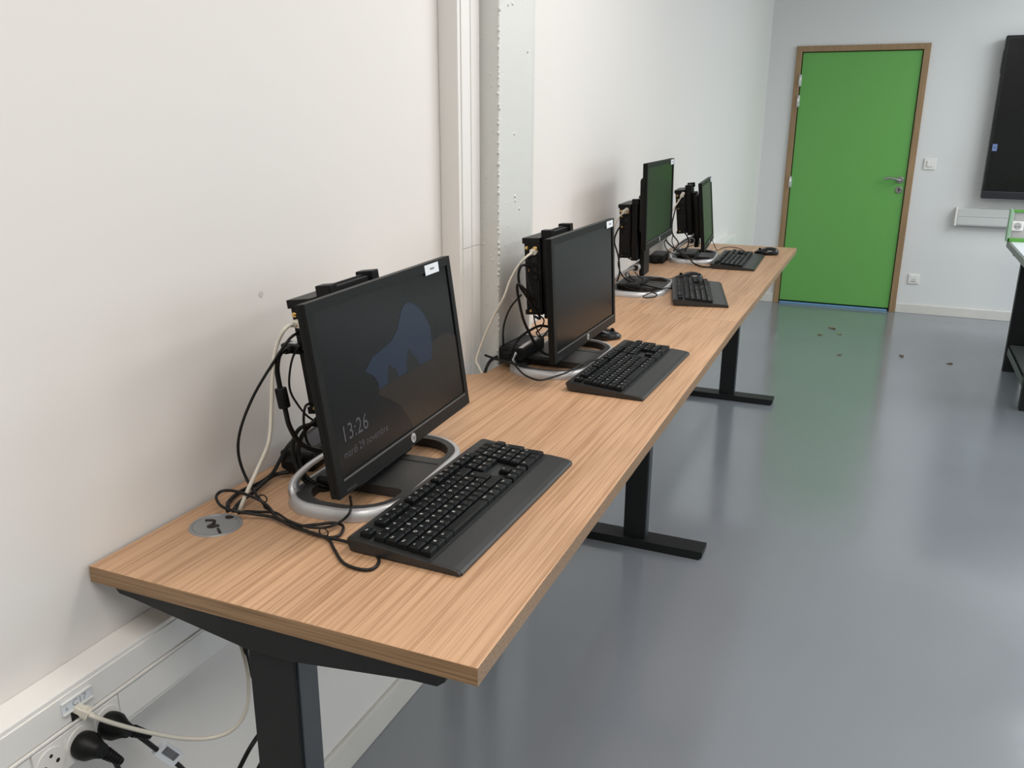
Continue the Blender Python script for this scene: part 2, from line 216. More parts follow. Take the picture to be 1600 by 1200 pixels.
# ---------------------------------------------------------------- mesh helpers
class MB:
    """collects shapes in one mesh; every face can have its own material slot"""
    def __init__(s, *mats):
        s.bm = bmesh.new(); s.mats = list(mats)
    def _new(s, faces, mi):
        for f in faces: f.material_index = mi
    def box(s, lo, hi, mi=0, bev=0.0, seg=2, T=None):
        b2 = bmesh.new()
        bmesh.ops.create_cube(b2, size=1)
        c = [(a + b) / 2 for a, b in zip(lo, hi)]; d = [abs(b - a) for a, b in zip(lo, hi)]
        for v in b2.verts: v.co = Vector((v.co.x * d[0] + c[0], v.co.y * d[1] + c[1], v.co.z * d[2] + c[2]))
        if bev > 0:
            bmesh.ops.bevel(b2, geom=list(b2.edges), offset=min(bev, min(d) * 0.45), segments=seg, affect='EDGES', profile=0.5)
        s._merge(b2, mi, T); return s
    def _merge(s, b2, mi, T=None):
        if T is not None: bmesh.ops.transform(b2, matrix=T, verts=b2.verts)
        bmesh.ops.recalc_face_normals(b2, faces=b2.faces)
        vm = {v: s.bm.verts.new(v.co) for v in b2.verts}
        for f in b2.faces:
            try:
                nf = s.bm.faces.new([vm[v] for v in f.verts]); nf.material_index = mi if mi is not None else f.material_index
                nf.smooth = f.smooth
            except ValueError: pass
        b2.free()
    def cyl(s, p0, p1, r0, r1=None, n=24, mi=0, T=None, bev=0):
        if r1 is None: r1 = r0
        p0 = Vector(p0); p1 = Vector(p1); ax = (p1 - p0); L = ax.length
        b2 = bmesh.new()
        bmesh.ops.create_cone(b2, cap_ends=True, segments=n, radius1=r0, radius2=r1, depth=L)
        if bev > 0:
            ed = [e for e in b2.edges if abs(e.verts[0].co.z - e.verts[1].co.z) < 1e-6]
            bmesh.ops.bevel(b2, geom=ed, offset=bev, segments=2, affect='EDGES', profile=0.5)
        for f in b2.faces:
            if len(f.verts) == 4: f.smooth = True
        R = ax.normalized().to_track_quat('Z', 'Y').to_matrix().to_4x4(); R.translation = (p0 + p1) / 2
        bmesh.ops.transform(b2, matrix=R, verts=b2.verts)
        s._merge(b2, mi, T); return s
    def prism(s, pts, lo, hi, axis='z', mi=0, T=None, holes=(), bev=0):
        """closed 2-D outline extruded along axis; x,y outline for z; (x,z) for y; (y,z) for x"""
        def V(p, h):
            return {'z': (p[0], p[1], h), 'y': (p[0], h, p[1]), 'x': (h, p[0], p[1])}[axis]
        b2 = bmesh.new(); sides = []
        tops = []
        for h in (lo, hi):
            edges = []
            loops = []
            for lp in [pts] + list(holes):
                vs = [b2.verts.new(V(p, h)) for p in lp]; loops.append(vs)
                for i in range(len(vs)): edges.append(b2.edges.new((vs[i], vs[(i + 1) % len(vs)])))
            if holes: bmesh.ops.triangle_fill(b2, edges=edges, use_beauty=True)
            else: b2.faces.new(loops[0])
            tops.append(loops)
        for a, b in zip(*tops):
            n = len(a)
            for i in range(n): b2.faces.new((a[i], a[(i + 1) % n], b[(i + 1) % n], b[i]))
        if bev > 0 and not holes:
            ed = [e for e in b2.edges if all(abs({'z': v.co.z, 'y': v.co.y, 'x': v.co.x}[axis] - hi) < 1e-7 for v in e.verts)]
            bmesh.ops.bevel(b2, geom=ed, offset=bev, segments=2, affect='EDGES', profile=0.5)
        s._merge(b2, mi, T); return s
    def tube(s, pts, r, n=8, mi=0, T=None, smooth=True, sub=5, closed=False):
        P = spline(pts, sub, closed) if smooth else [Vector(p) for p in pts]
        b2 = bmesh.new(); rings = []; up = Vector((0.13, 0.31, 0.94)); prev = None
        for i, p in enumerate(P):
            t = (P[min(i + 1, len(P) - 1)] - P[max(i - 1, 0)])
            if t.length < 1e-9: t = Vector((0, 0, 1))
            t.normalize()
            if prev is None: a = t.cross(up).normalized()
            else: a = (prev - t * prev.dot(t)); a = a.normalized() if a.length > 1e-6 else t.cross(up).normalized()
            prev = a; b = t.cross(a)
            rr = r(i / (len(P) - 1)) if callable(r) else r
            rings.append([b2.verts.new(p + (a * math.cos(2 * PI * k / n) + b * math.sin(2 * PI * k / n)) * rr) for k in range(n)])
        for A, B in zip(rings, rings[1:]):
            for k in range(n):
                f = b2.faces.new((A[k], A[(k + 1) % n], B[(k + 1) % n], B[k])); f.smooth = True
        b2.faces.new(rings[0][::-1]); b2.faces.new(rings[-1])
        s._merge(b2, mi, T); return s
    def loft(s, rings, mi=0, T=None, smooth=True, cap=True, close=True):
        b2 = bmesh.new(); R = [[b2.verts.new(p) for p in r] for r in rings]; n = len(R[0])
        for A, B in zip(R, R[1:]):
            for k in range(n if close else n - 1):
                f = b2.faces.new((A[k], A[(k + 1) % n], B[(k + 1) % n], B[k])); f.smooth = smooth
        if cap: b2.faces.new(R[0][::-1]); b2.faces.new(R[-1])
        s._merge(b2, mi, T); return s
    def poly(s, pts, mi=0):
        f = s.bm.faces.new([s.bm.verts.new(p) for p in pts]); f.material_index = mi; return s
    def mesh_from(s, me, T, mi=0):
        vs = [s.bm.verts.new(T @ v.co) for v in me.vertices]
        for p in me.polygons:
            try: s.bm.faces.new([vs[i] for i in p.vertices]).material_index = mi
            except ValueError: pass
        return s
    def build(s, name, parent=None, loc=(0, 0, 0), rot=(0, 0, 0), label=None, cat=None, group=None, kind=None):
        me = bpy.data.meshes.new(name); s.bm.normal_update(); s.bm.to_mesh(me); s.bm.free()
        for k in s.mats: me.materials.append(M[k])
        o = bpy.data.objects.new(name, me); col.objects.link(o)
        o.location = loc; o.rotation_euler = rot
        if parent: o.parent = parent
        props(o, label, cat, group, kind)
        return o

def props(o, label=None, cat=None, group=None, kind=None):
    if label: o['label'] = label
    if cat: o['category'] = cat
    if group: o['group'] = group
    if kind: o['kind'] = kind
def thing(name, loc, rz=0, label=None, cat=None, group=None, kind=None):
    o = bpy.data.objects.new(name, None); o.empty_display_size = 0.05; col.objects.link(o)
    o.location = loc; o.rotation_euler = (0, 0, rz); props(o, label, cat, group, kind); return o
def copy_tree(o, parent=None):
    c = o.copy(); col.objects.link(c)
    if parent: c.parent = parent
    for ch in list(o.children): copy_tree(ch, c)
    return c
def spline(pts, sub=5, closed=False):
    P = [Vector(p) for p in pts]
    if len(P) < 3: return P
    out = []
    for i in range(len(P) - 1):
        p0 = P[max(i - 1, 0)]; p1 = P[i]; p2 = P[i + 1]; p3 = P[min(i + 2, len(P) - 1)]
        for k in range(sub):
            t = k / sub
            out.append(0.5 * ((2 * p1) + (-p0 + p2) * t + (2 * p0 - 5 * p1 + 4 * p2 - p3) * t * t + (-p0 + 3 * p1 - 3 * p2 + p3) * t ** 3))
    out.append(P[-1]); return out
def rrect(x0, y0, x1, y1, r, n=6):
    if not isinstance(r, (list, tuple)): r = [r] * 4
    out = []
    for (cx, cy, a0, q) in ((x1, y1, 0, 0), (x0, y1, 90, 1), (x0, y0, 180, 2), (x1, y0, 270, 3)):
        rr = r[q]; sx = -1 if cx == x1 else 1; sy = -1 if cy == y1 else 1
        for k in range(n + 1):
            a = math.radians(a0 + 90 * k / n)
            out.append((cx + sx * rr + rr * math.cos(a), cy + sy * rr + rr * math.sin(a)))
    return out
_tc = {}
def text_mesh(txt, size=1.0, shear=0.0):
    k = (txt, size, shear)
    if k in _tc: return _tc[k]
    cu = bpy.data.curves.new('text', 'FONT'); cu.body = txt; cu.size = size; cu.shear = shear
    cu.align_x = 'CENTER'; cu.align_y = 'CENTER'; cu.resolution_u = 2
    o = bpy.data.objects.new('text', cu); col.objects.link(o)
    bpy.context.view_layer.update()
    dg = bpy.context.evaluated_depsgraph_get()
    me = bpy.data.meshes.new_from_object(o.evaluated_get(dg))
    bpy.data.objects.remove(o); _tc[k] = me
    return me
def frame(o, x, y, z=None):
    """4x4 from origin and the text's right/up directions"""
    x = Vector(x).normalized(); y = Vector(y).normalized(); zz = x.cross(y)
    m = Matrix((x, y, zz)).transposed().to_4x4(); m.translation = Vector(o); return m

# ---------------------------------------------------------------- room
RX = 5.5; Y0 = -2.6
MB('wall').box((-0.12, Y0, 0), (0, D, CEIL)).build('wall_left', kind='structure')
MB('wallback').box((-0.12, D, 0), (0.198 + 0.0, D + 0.12, CEIL)).box((1.115, D, 0), (RX, D + 0.12, CEIL)).box((0.198, D, 1.955), (1.115, D + 0.12, CEIL)).build('wall_back', kind='structure')
MB('wallfar').box((RX, Y0, 0), (RX + 0.12, D + 0.12, CEIL)).build('wall_right', kind='structure')
MB('wallfar').box((-0.12, Y0 - 0.12, 0), (RX + 0.12, Y0, CEIL)).build('wall_front', kind='structure')
MB('floor').box((-0.12, Y0 - 0.12, -0.1), (RX + 0.12, D + 0.3, 0)).build('floor', kind='structure')
MB('ceil').box((-0.12, Y0 - 0.12, CEIL), (RX + 0.12, D + 0.12, CEIL + 0.1)).build('ceiling', kind='structure')
# painted column standing proud of the left wall
random.seed(21)
pk = MB('pillar').box((0, 1.2, 0), (0.10, 1.41, CEIL), bev=0.005, seg=3)
for i in range(150):
    z = 0.1 + 2.6 * i / 150 + random.uniform(-.006, .006)
    r = random.uniform(0.0018, 0.0042); y = 1.2005 + random.uniform(-.001, .003); x = 0.0975 + random.uniform(-.001, .0015)
    pk.cyl((x, y, z - r), (x, y, z + r), r, n=8, bev=r * 0.5)
for i in range(46):
    z = random.uniform(0.8, 2.2); y = random.uniform(1.22, 1.40); r = random.uniform(0.002, 0.0055)
    pk.cyl((0.098, y, z), (0.1006 + r * 0.25, y, z + r * .5), r, r * 0.4, n=9)
for i in range(30):
    z = random.uniform(0.8, 2.2); x = random.uniform(0.055, 0.095); r = random.uniform(0.002, 0.005)
    pk.cyl((x, 1.202, z), (x, 1.1994 - r * .25, z), r, r * 0.4, n=9)
pk.build('wall_pillar', kind='structure', label='rough white painted column standing proud of the left wall')
MB('pillar').box((0, 1.41, 0), (0.03, 1.60, CEIL), bev=0.004).build('trim_1', kind='structure', label='shallow white painted strip beside the column')
def skirt(name, pts, h, t):
    pass
b = MB('base')
for (ya, yb) in ((Y0, 1.2), (1.6, D)):
    b.box((0, ya, 0), (0.012, yb, 0.085), bev=0.003)
b.box((0, 1.2, 0), (0.112, 1.41, 0.085), bev=0.003)
b.build('baseboard_left', kind='structure', label='scuffed white skirting board along the left wall')
MB('base').box((0.012, D - 0.012, 0), (0.198, D, 0.072), bev=0.003).build('baseboard_back_corner', kind='structure')
MB('base').box((1.117, D - 0.012, 0), (RX, D, 0.072), bev=0.003).build('baseboard_back', kind='structure')
# grey smudge on the wall
sm = MB('speck'); random.seed(3)
sm.poly([(0.0004, 0.418 + 0.006 * math.cos(a) * random.uniform(.7, 1.2), 1.121 + 0.006 * math.sin(a) * random.uniform(.7, 1.2)) for a in [2 * PI * k / 14 for k in range(14)]])
sm.build('wall_smudge', label='small round grey smudge on the white wall left of the nearest monitor', cat='smudge')

# ---------------------------------------------------------------- door
dr = thing('door_1', (0.66, D, 0), label='flat green door in a wooden frame', kind='structure')
def dl(x): return x - 0.66
f = MB('doorwood')
f.box((dl(0.198), -0.018, 0), (dl(0.240), 0.06, 1.955), bev=0.003).box((dl(1.072), -0.018, 0), (dl(1.117), 0.06, 1.955), bev=0.003)
f.build('door_frame', dr, label='light wooden door jambs')
MB('doorwood').box((dl(0.240), -0.018, 1.914), (dl(1.072), 0.06, 1.955), bev=0.003).build('door_head', dr, label='wooden head of the door frame')
MB('green').box((dl(0.246), -0.004, 0.026), (dl(1.067), 0.036, 1.908), bev=0.002).build('door_leaf', dr, label='plain green door leaf')
MB('gap').box((dl(0.240), 0.02, 0.0), (dl(1.072), 0.06, 1.914)).build('door_rebate', dr, label='dark gap around the leaf')
MB('blue').box((dl(0.246), -0.012, 0.0), (dl(1.06), 0.019, 0.014), bev=0.003).build('threshold', dr, label='blue threshold strip')
for z in (1.711, 1.563, 0.961, 0.30):
    h = MB('hinge'); h.cyl((dl(0.240), -0.022, z - 0.045), (dl(0.240), -0.022, z + 0.045), 0.007, n=12)
    h.box((dl(0.238), -0.021, z - 0.04), (dl(0.254), -0.004, z + 0.04), bev=0.001)
    h.cyl((dl(0.240), -0.022, z - 0.006), (dl(0.240), -0.022, z + 0.006), 0.0085, n=12)
    h.build('hinge', dr, label='zinc door hinge')
h = MB('steel'); h.cyl((dl(1.030), -0.004, 1.0), (dl(1.030), -0.013, 1.0), 0.025, n=28, bev=0.002)
h.tube([(dl(1.030), -0.012, 1.0), (dl(1.030), -0.045, 1.0), (dl(1.022), -0.052, 1.0), (dl(0.99), -0.054, 1.010), (dl(0.95), -0.054, 1.015), (dl(0.918), -0.052, 1.006)], 0.0085, n=12)
h.build('door_handle', dr, label='curved steel lever handle')
h = MB('steel', 'hole'); h.cyl((dl(1.030), -0.004, 0.927), (dl(1.030), -0.012, 0.927), 0.025, n=28, bev=0.002)
h.cyl((dl(1.030), -0.0119, 0.932), (dl(1.030), -0.0125, 0.932), 0.006, n=16, mi=1).box((dl(1.027), -0.0125, 0.915), (dl(1.033), -0.0119, 0.932), mi=1)
h.build('lock_rosette', dr, label='round steel keyhole plate')

# ---------------------------------------------------------------- things on the back wall
sw = thing('light_switch', (1.216, D, 1.121), label='square white light switch on the back wall right of the green door', cat='light switch')
MB('pvc').box((-0.041, -0.009, -0.041), (0.041, 0, 0.041), bev=0.004).build('switch_plate', sw)
MB('pvc2').box((-0.020, -0.015, -0.020), (0.020, -0.008, 0.022), bev=0.002).build('rocker', sw)
so = thing('wall_socket', (1.218, D, 0.266), label='small white double wall socket low on the back wall above the skirting', cat='wall socket')
MB('pvc').box((-0.039, -0.010, -0.037), (0.039, 0, 0.037), bev=0.004).build('socket_plate', so)
k = MB('pvc2', 'hole'); k.box((-0.024, -0.0125, -0.024), (0.024, -0.009, 0.024), bev=0.002)
for dx in (-0.009, 0.009): k.cyl((dx, -0.0124, -0.004), (dx, -0.013, -0.004), 0.0032, n=10, mi=1)
k.cyl((0, -0.0124, 0.009), (0, -0.013, 0.009), 0.0025, n=10, mi=1)
k.box((-0.016, -0.013, -0.019), (0.016, -0.0124, -0.016), mi=1)
k.build('socket_insert', so)
t3 = thing('cable_trunking', (1.438, D, 0.69), label='short white trunking box on the back wall below the big black screen', cat='cable trunking')
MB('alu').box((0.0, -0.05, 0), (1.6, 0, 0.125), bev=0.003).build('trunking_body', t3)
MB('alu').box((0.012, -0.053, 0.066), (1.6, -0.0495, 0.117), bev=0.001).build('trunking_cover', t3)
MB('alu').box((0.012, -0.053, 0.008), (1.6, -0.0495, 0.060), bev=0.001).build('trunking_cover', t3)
MB('pvc2').box((-0.006, -0.054, -0.004), (0.008, 0, 0.129), bev=0.002).build('end_cap', t3)

tv = thing('wall_display', (2.45, D - 0.03, 1.44), label='large black interactive screen hung on the back wall', cat='screen')
W2 = 0.875; HH = 0.545
MB('tvblk').box((-W2 + 0.0, -0.065, -HH), (W2, -0.005, HH), bev=0.008).build('display_frame', tv)
MB('tvblk').box((-W2 + 0.06, -0.005, -HH + 0.1), (W2 - 0.06, 0.03, HH - 0.1), bev=0.01).build('wall_bracket', tv)
MB('tvscr').box((-W2 + 0.022, -0.067, -HH + 0.058), (W2 - 0.022, -0.064, HH - 0.022)).build('display_glass', tv)
MB('tvbase').box((-W2 + 0.001, -0.073, -HH - 0.001), (W2 - 0.001, -0.064, -HH + 0.05), bev=0.004).build('lower_bar', tv, label='dark grey lower bar')
k = MB('stickb', 'ink'); k.box((-W2 + 0.022, -0.0685, -0.218), (-W2 + 0.052, -0.0668, -0.170), bev=0.001); k.box((-W2 + 0.033, -0.0690, -0.199), (-W2 + 0.041, -0.0684, -0.189), mi=1)
k.build('sticker', tv, label='small blue sticker on the screen edge')
MB('tvblk').box((-W2 - 0.004, -0.050, 0.30), (-W2 + 0.002, -0.015, 0.45), bev=0.002).build('side_port_cover', tv)

# ---------------------------------------------------------------- left wall trunking
ZT = 0.6833; TX = 0.0495
tr = thing('cable_trunking', (0, 1.5, 0.62), label='white two channel trunking with sockets on the left wall under the near desk', cat='cable trunking')
def ty(y): return y - 1.5
def tz(z): return z - 0.62
YE = 5.20
body = MB('pvc')
body.box((0, ty(Y0), tz(0.566)), (TX, ty(1.085), tz(ZT)), bev=0.002)
body.build('trunking_body', tr)
MB('pvc').box((TX - 0.001, ty(Y0), tz(0.633)), (TX + 0.0022, ty(1.085), tz(0.676)), bev=0.0008).build('trunking_cover', tr, label='upper clip-on cover strip')
MB('pvc').box((TX - 0.001, ty(-0.020), tz(0.574)), (TX + 0.0022, ty(1.085), tz(0.6245)), bev=0.0008).build('trunking_cover', tr, label='lower clip-on cover strip')
MB('pvc').box((TX - 0.001, ty(Y0), tz(0.574)), (TX + 0.0022, ty(-0.163), tz(0.6245)), bev=0.0008).build('trunking_cover', tr, label='lower clip-on cover strip near the sockets')
MB('pvc2').box((TX - 0.001, ty(Y0), tz(0.6265)), (TX + 0.004, ty(1.085), tz(0.631)), bev=0.001).build('centre_rib', tr, label='raised rib between the two channels')
tr2 = thing('cable_trunking', (0, 3.4, 0.62), label='far length of white trunking on the left wall ending before the green door', cat='cable trunking')
def t2(y): return y - 3.4
MB('pvc').box((0, t2(1.60), tz(0.566)), (TX, t2(YE), tz(ZT)), bev=0.002).build('trunking_body', tr2)
MB('pvc').box((TX - 0.001, t2(1.6), tz(0.574)), (TX + 0.002, t2(YE - 0.02), tz(0.676)), bev=0.0008).build('trunking_cover', tr2)
MB('pvc2').box((0, t2(YE - 0.012), tz(0.563)), (TX + 0.004, t2(YE + 0.004), tz(ZT + 0.003)), bev=0.002).build('end_cap', tr2)
tv2 = thing('cable_trunking', (0, 1.15, 0), label='vertical white trunking rising up the wall left of the column', cat='cable trunking')
MB('pvc').box((0, -0.065, 0.085), (TX, 0.05, CEIL), bev=0.002).build('trunking_body', tv2)
for za, zb in ((0.10, 1.113), (1.1145, CEIL)):
    MB('pvc').box((TX - 0.001, -0.052, za), (TX + 0.003, -0.008, zb), bev=0.0007).build('trunking_cover', tv2)
    MB('pvc').box((TX - 0.001, -0.003, za), (TX + 0.003, 0.042, zb), bev=0.0007).build('trunking_cover', tv2)

# wall sockets set in the trunking (only the open one shows its face)
def socket(y, label, open_=True):
    s = thing('power_socket', (TX, y, 0.597), label=label, cat='power socket', group='sockets in the left wall trunking')
    MB('pvc2').box((-0.001, -0.0235, -0.0265), (0.0035, 0.0235, 0.0275), bev=0.001).build('socket_plate', s)
    k = MB('pvc2', 'hole')
    k.prism([(0.0215 * math.cos(2 * PI * i / 36), 0.0215 * math.sin(2 * PI * i / 36)) for i in range(36)], 0.0034, 0.0050, 'x')
    for (dy, dz, r) in ((-0.010, -0.002, 0.0030), (0.0095, -0.002, 0.0030), (0.001, 0.0105, 0.0026)):
        k.cyl((0.0049, dy, dz), (0.0053, dy, dz), r, n=14, mi=1)
    k.build('socket_face', s)
socket(-0.137, 'open white power socket with three holes in the trunking, nearest the camera')
socket(-0.0905, 'white power socket in the trunking hidden behind the nearer black plug')
socket(-0.046, 'white power socket in the trunking behind the black plug farther from the camera')
def plug(y, label, a, name='power_plug'):
    p = thing(name, (TX + 0.0055, y, 0.592), label=label, cat='plug', group='black mains plugs in the trunking')
    k = MB('blk')
    rings = []
    for (x, r) in ((0.0, 0.0185), (0.006, 0.0195), (0.013, 0.0190), (0.020, 0.0150), (0.027, 0.0115), (0.033, 0.0100)):
        rings.append([(x, r * math.cos(2 * PI * i / 28) + x * 0.12, r * math.sin(2 * PI * i / 28) - x * 0.10) for i in range(28)])
    k.loft(rings); k.build('plug_body', p)
    k = MB('blk'); d = Vector(a).normalized(); st = Vector((0.022, 0.006, -0.004))
    k.tube([st, st + d * 0.045], lambda t: 0.0085 - 0.003 * t, n=14, smooth=False)
    for i in range(5):
        c = st + d * (0.016 + 0.0055 * i); k.cyl(c, c + d * 0.003, 0.0088 - 0.0006 * i, n=14)
    k.build('strain_relief', p, label='ribbed strain relief')
plug(-0.0905, 'black mains plug in the trunking, nearer the camera', (0.012, 0.026, -0.040))
plug(-0.046, 'black mains plug in the trunking behind the ivory network cable', (0.014, 0.030, -0.030))
# data port with its name plate
pl = thing('port_label', (TX + 0.002, -0.086, 0.6585), label='small clear label holder reading C17 on the trunking', cat='label')
MB('paper').box((0, -0.0235, -0.0095), (0.003, 0.0235, 0.0095), bev=0.001).build('label_holder', pl)
k = MB('pencil'); k.mesh_from(text_mesh('C17', 0.0135), frame((0.0032, 0.003, 0.0), (0, 1, 0), (0, 0, 1))); k.mesh_from(text_mesh('6', 0.009), frame((0.0032, -0.017, -0.001), (0, 1, 0), (0, 0, 1)))
k.build('label_writing', pl, label='faint handwritten C17')
k = MB('pvc2'); 
for zz in (-0.0095, 0.0075): k.box((0.0028, -0.0235, zz), (0.0042, 0.0235, zz + 0.002))
k.build('holder_rail', pl)
dp = thing('data_port', (TX + 0.002, -0.088, 0.640), label='dark network port opening below the C17 label', cat='data port')
MB('hole').box((-0.001, -0.009, -0.0075), (0.0012, 0.009, 0.008)).build('port_opening', dp)

# ---------------------------------------------------------------- desks
H = 0.808; TH = 0.0245
X0 = 0.006
def re(y): return 0.6095 + (0.586 - 0.6095) * y / 1.954 if y <= 1.954 else 0.586 + (0.580 - 0.586) * (y - 1.954) / 1.814
def desktop(ya, yb, outline):
    k = MB('wood', 'woodX')
    k.prism(outline, H - TH, H, 'z', bev=0.0018)
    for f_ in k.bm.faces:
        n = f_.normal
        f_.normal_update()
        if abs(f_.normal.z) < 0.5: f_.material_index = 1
    return k
desk = thing('desk', (0, 0, 0), label='nearer light oak topped desk with black steel T legs', cat='desk', group='oak desks along the wall')
out = [(X0, 0.0), (re(0), 0.007), (re(1.9535), 1.9535), (X0, 1.9535), (X0, 1.44), (0.106, 1.44), (0.108, 1.19), (0.106, 1.115), (0.098, 1.098), (0.080, 1.082), (0.062, 1.074), (0.04, 1.07), (X0, 1.068)]
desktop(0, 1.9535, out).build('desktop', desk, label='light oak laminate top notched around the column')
desk2 = thing('desk', (0, 1.9545, 0), label='farther light oak topped desk ending near the green door', cat='desk', group='oak desks along the wall')
def sh(o): return [(x, y - 1.9545) for x, y in o]
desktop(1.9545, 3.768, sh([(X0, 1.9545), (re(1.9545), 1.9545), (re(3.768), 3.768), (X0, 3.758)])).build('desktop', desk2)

def leg_frame(parent, y):
    """T leg: foot bar, rectangular lifting column, tapered top bracket"""
    xa, xb = 0.266, 0.344
    k = MB('frameblk')
    k.prism([(0.05, 0.0), (0.534, 0.0), (0.545, 0.012), (0.545, 0.030), (0.05, 0.030)], y - 0.040, y + 0.040, 'y')
    k.build('foot', parent, label='flat black steel floor bar')
    k = MB('frameblk'); k.box((xa, y - 0.0215, 0.029), (xb - 0.003, y + 0.024, 0.745), bev=0.002)
    k.build('column', parent, label='black outer column')
    k = MB('frameblu'); k.box((xb - 0.010, y - 0.0175, 0.029), (xb, y + 0.022, 0.745), bev=0.001)
    k.build('column_insert', parent, label='blue-black column side')
    k = MB('frameblk')
    k.prism([(0.046, H - TH), (0.568, H - TH), (0.567, H - TH - 0.006), (0.556, H - TH - 0.015), (0.520, H - TH - 0.0165), (0.352, 0.744), (xb, 0.742), (xa, 0.742), (0.258, 0.744), (0.078, 0.7695), (0.052, 0.772), (0.046, 0.778)], y - 0.030, y + 0.030, 'y')
    k.build('top_bracket', parent, label='tapered black support arm under the top')
leg_frame(desk, 0.036)
leg_frame(desk, 1.912)
leg_frame(desk2, 3.710 - 1.9545)
MB('frameblk').box((0.20, 0.066, H - TH - 0.045), (0.24, 1.882, H - TH - 0.003), bev=0.002).build('cross_beam', desk, label='black beam under the top')
MB('frameblk').box((0.20, 0.03, H - TH - 0.045), (0.24, 1.72, H - TH - 0.003), bev=0.002).build('cross_beam', desk2)
# cable grommet in the near corner
gx, gy = 0.081, 0.172
k = MB('grom'); R0 = 0.040
ring = lambda r, z: [(gx + r * math.cos(2 * PI * i / 48), gy + r * math.sin(2 * PI * i / 48), z) for i in range(48)]
k.loft([ring(R0, H - 0.002), ring(R0, H + 0.0012), ring(R0 - 0.002, H + 0.002), ring(R0 - 0.005, H + 0.0018), ring(R0 - 0.0055, H + 0.0004)], cap=False)
g = k.build('cable_grommet', desk, label='grey plastic cable grommet')
k = MB('grom'); k.cyl((gx, gy, H - 0.001), (gx, gy, H + 0.0012), R0 - 0.006, n=48); k.build('grommet_cap', g)
k = MB('hole')
k.tube([(gx + 0.026, gy - 0.020, H + 0.0013), (gx + 0.013, gy - 0.010, H + 0.0013)], 0.0022, smooth=False)
k.tube([(gx - 0.024, gy + 0.004, H + 0.0013), (gx - 0.012, gy + 0.009, H + 0.0013), (gx - 0.006, gy + 0.002, H + 0.0013), (gx - 0.004, gy - 0.006, H + 0.0013), (gx + 0.003, gy - 0.007, H + 0.0013), (gx + 0.007, gy - 0.001, H + 0.0013)], 0.0026)
k.cyl((gx - 0.002, gy - 0.006, H + 0.001), (gx - 0.002, gy - 0.006, H + 0.0016), 0.008, n=20)
k.cyl((gx + 0.001, gy + 0.030, H + 0.001), (gx + 0.001, gy + 0.030, H + 0.0016), 0.007, n=20)
k.build('grommet_slot', g, label='dark slots in the grommet')

# ---------------------------------------------------------------- computers
def stand_T(tilt):
    h = Vector((-0.060, 0, 0.088))
    return Matrix.Translation(h) @ Matrix.Rotation(-tilt, 4, 'Y') @ Matrix.Translation(-h)

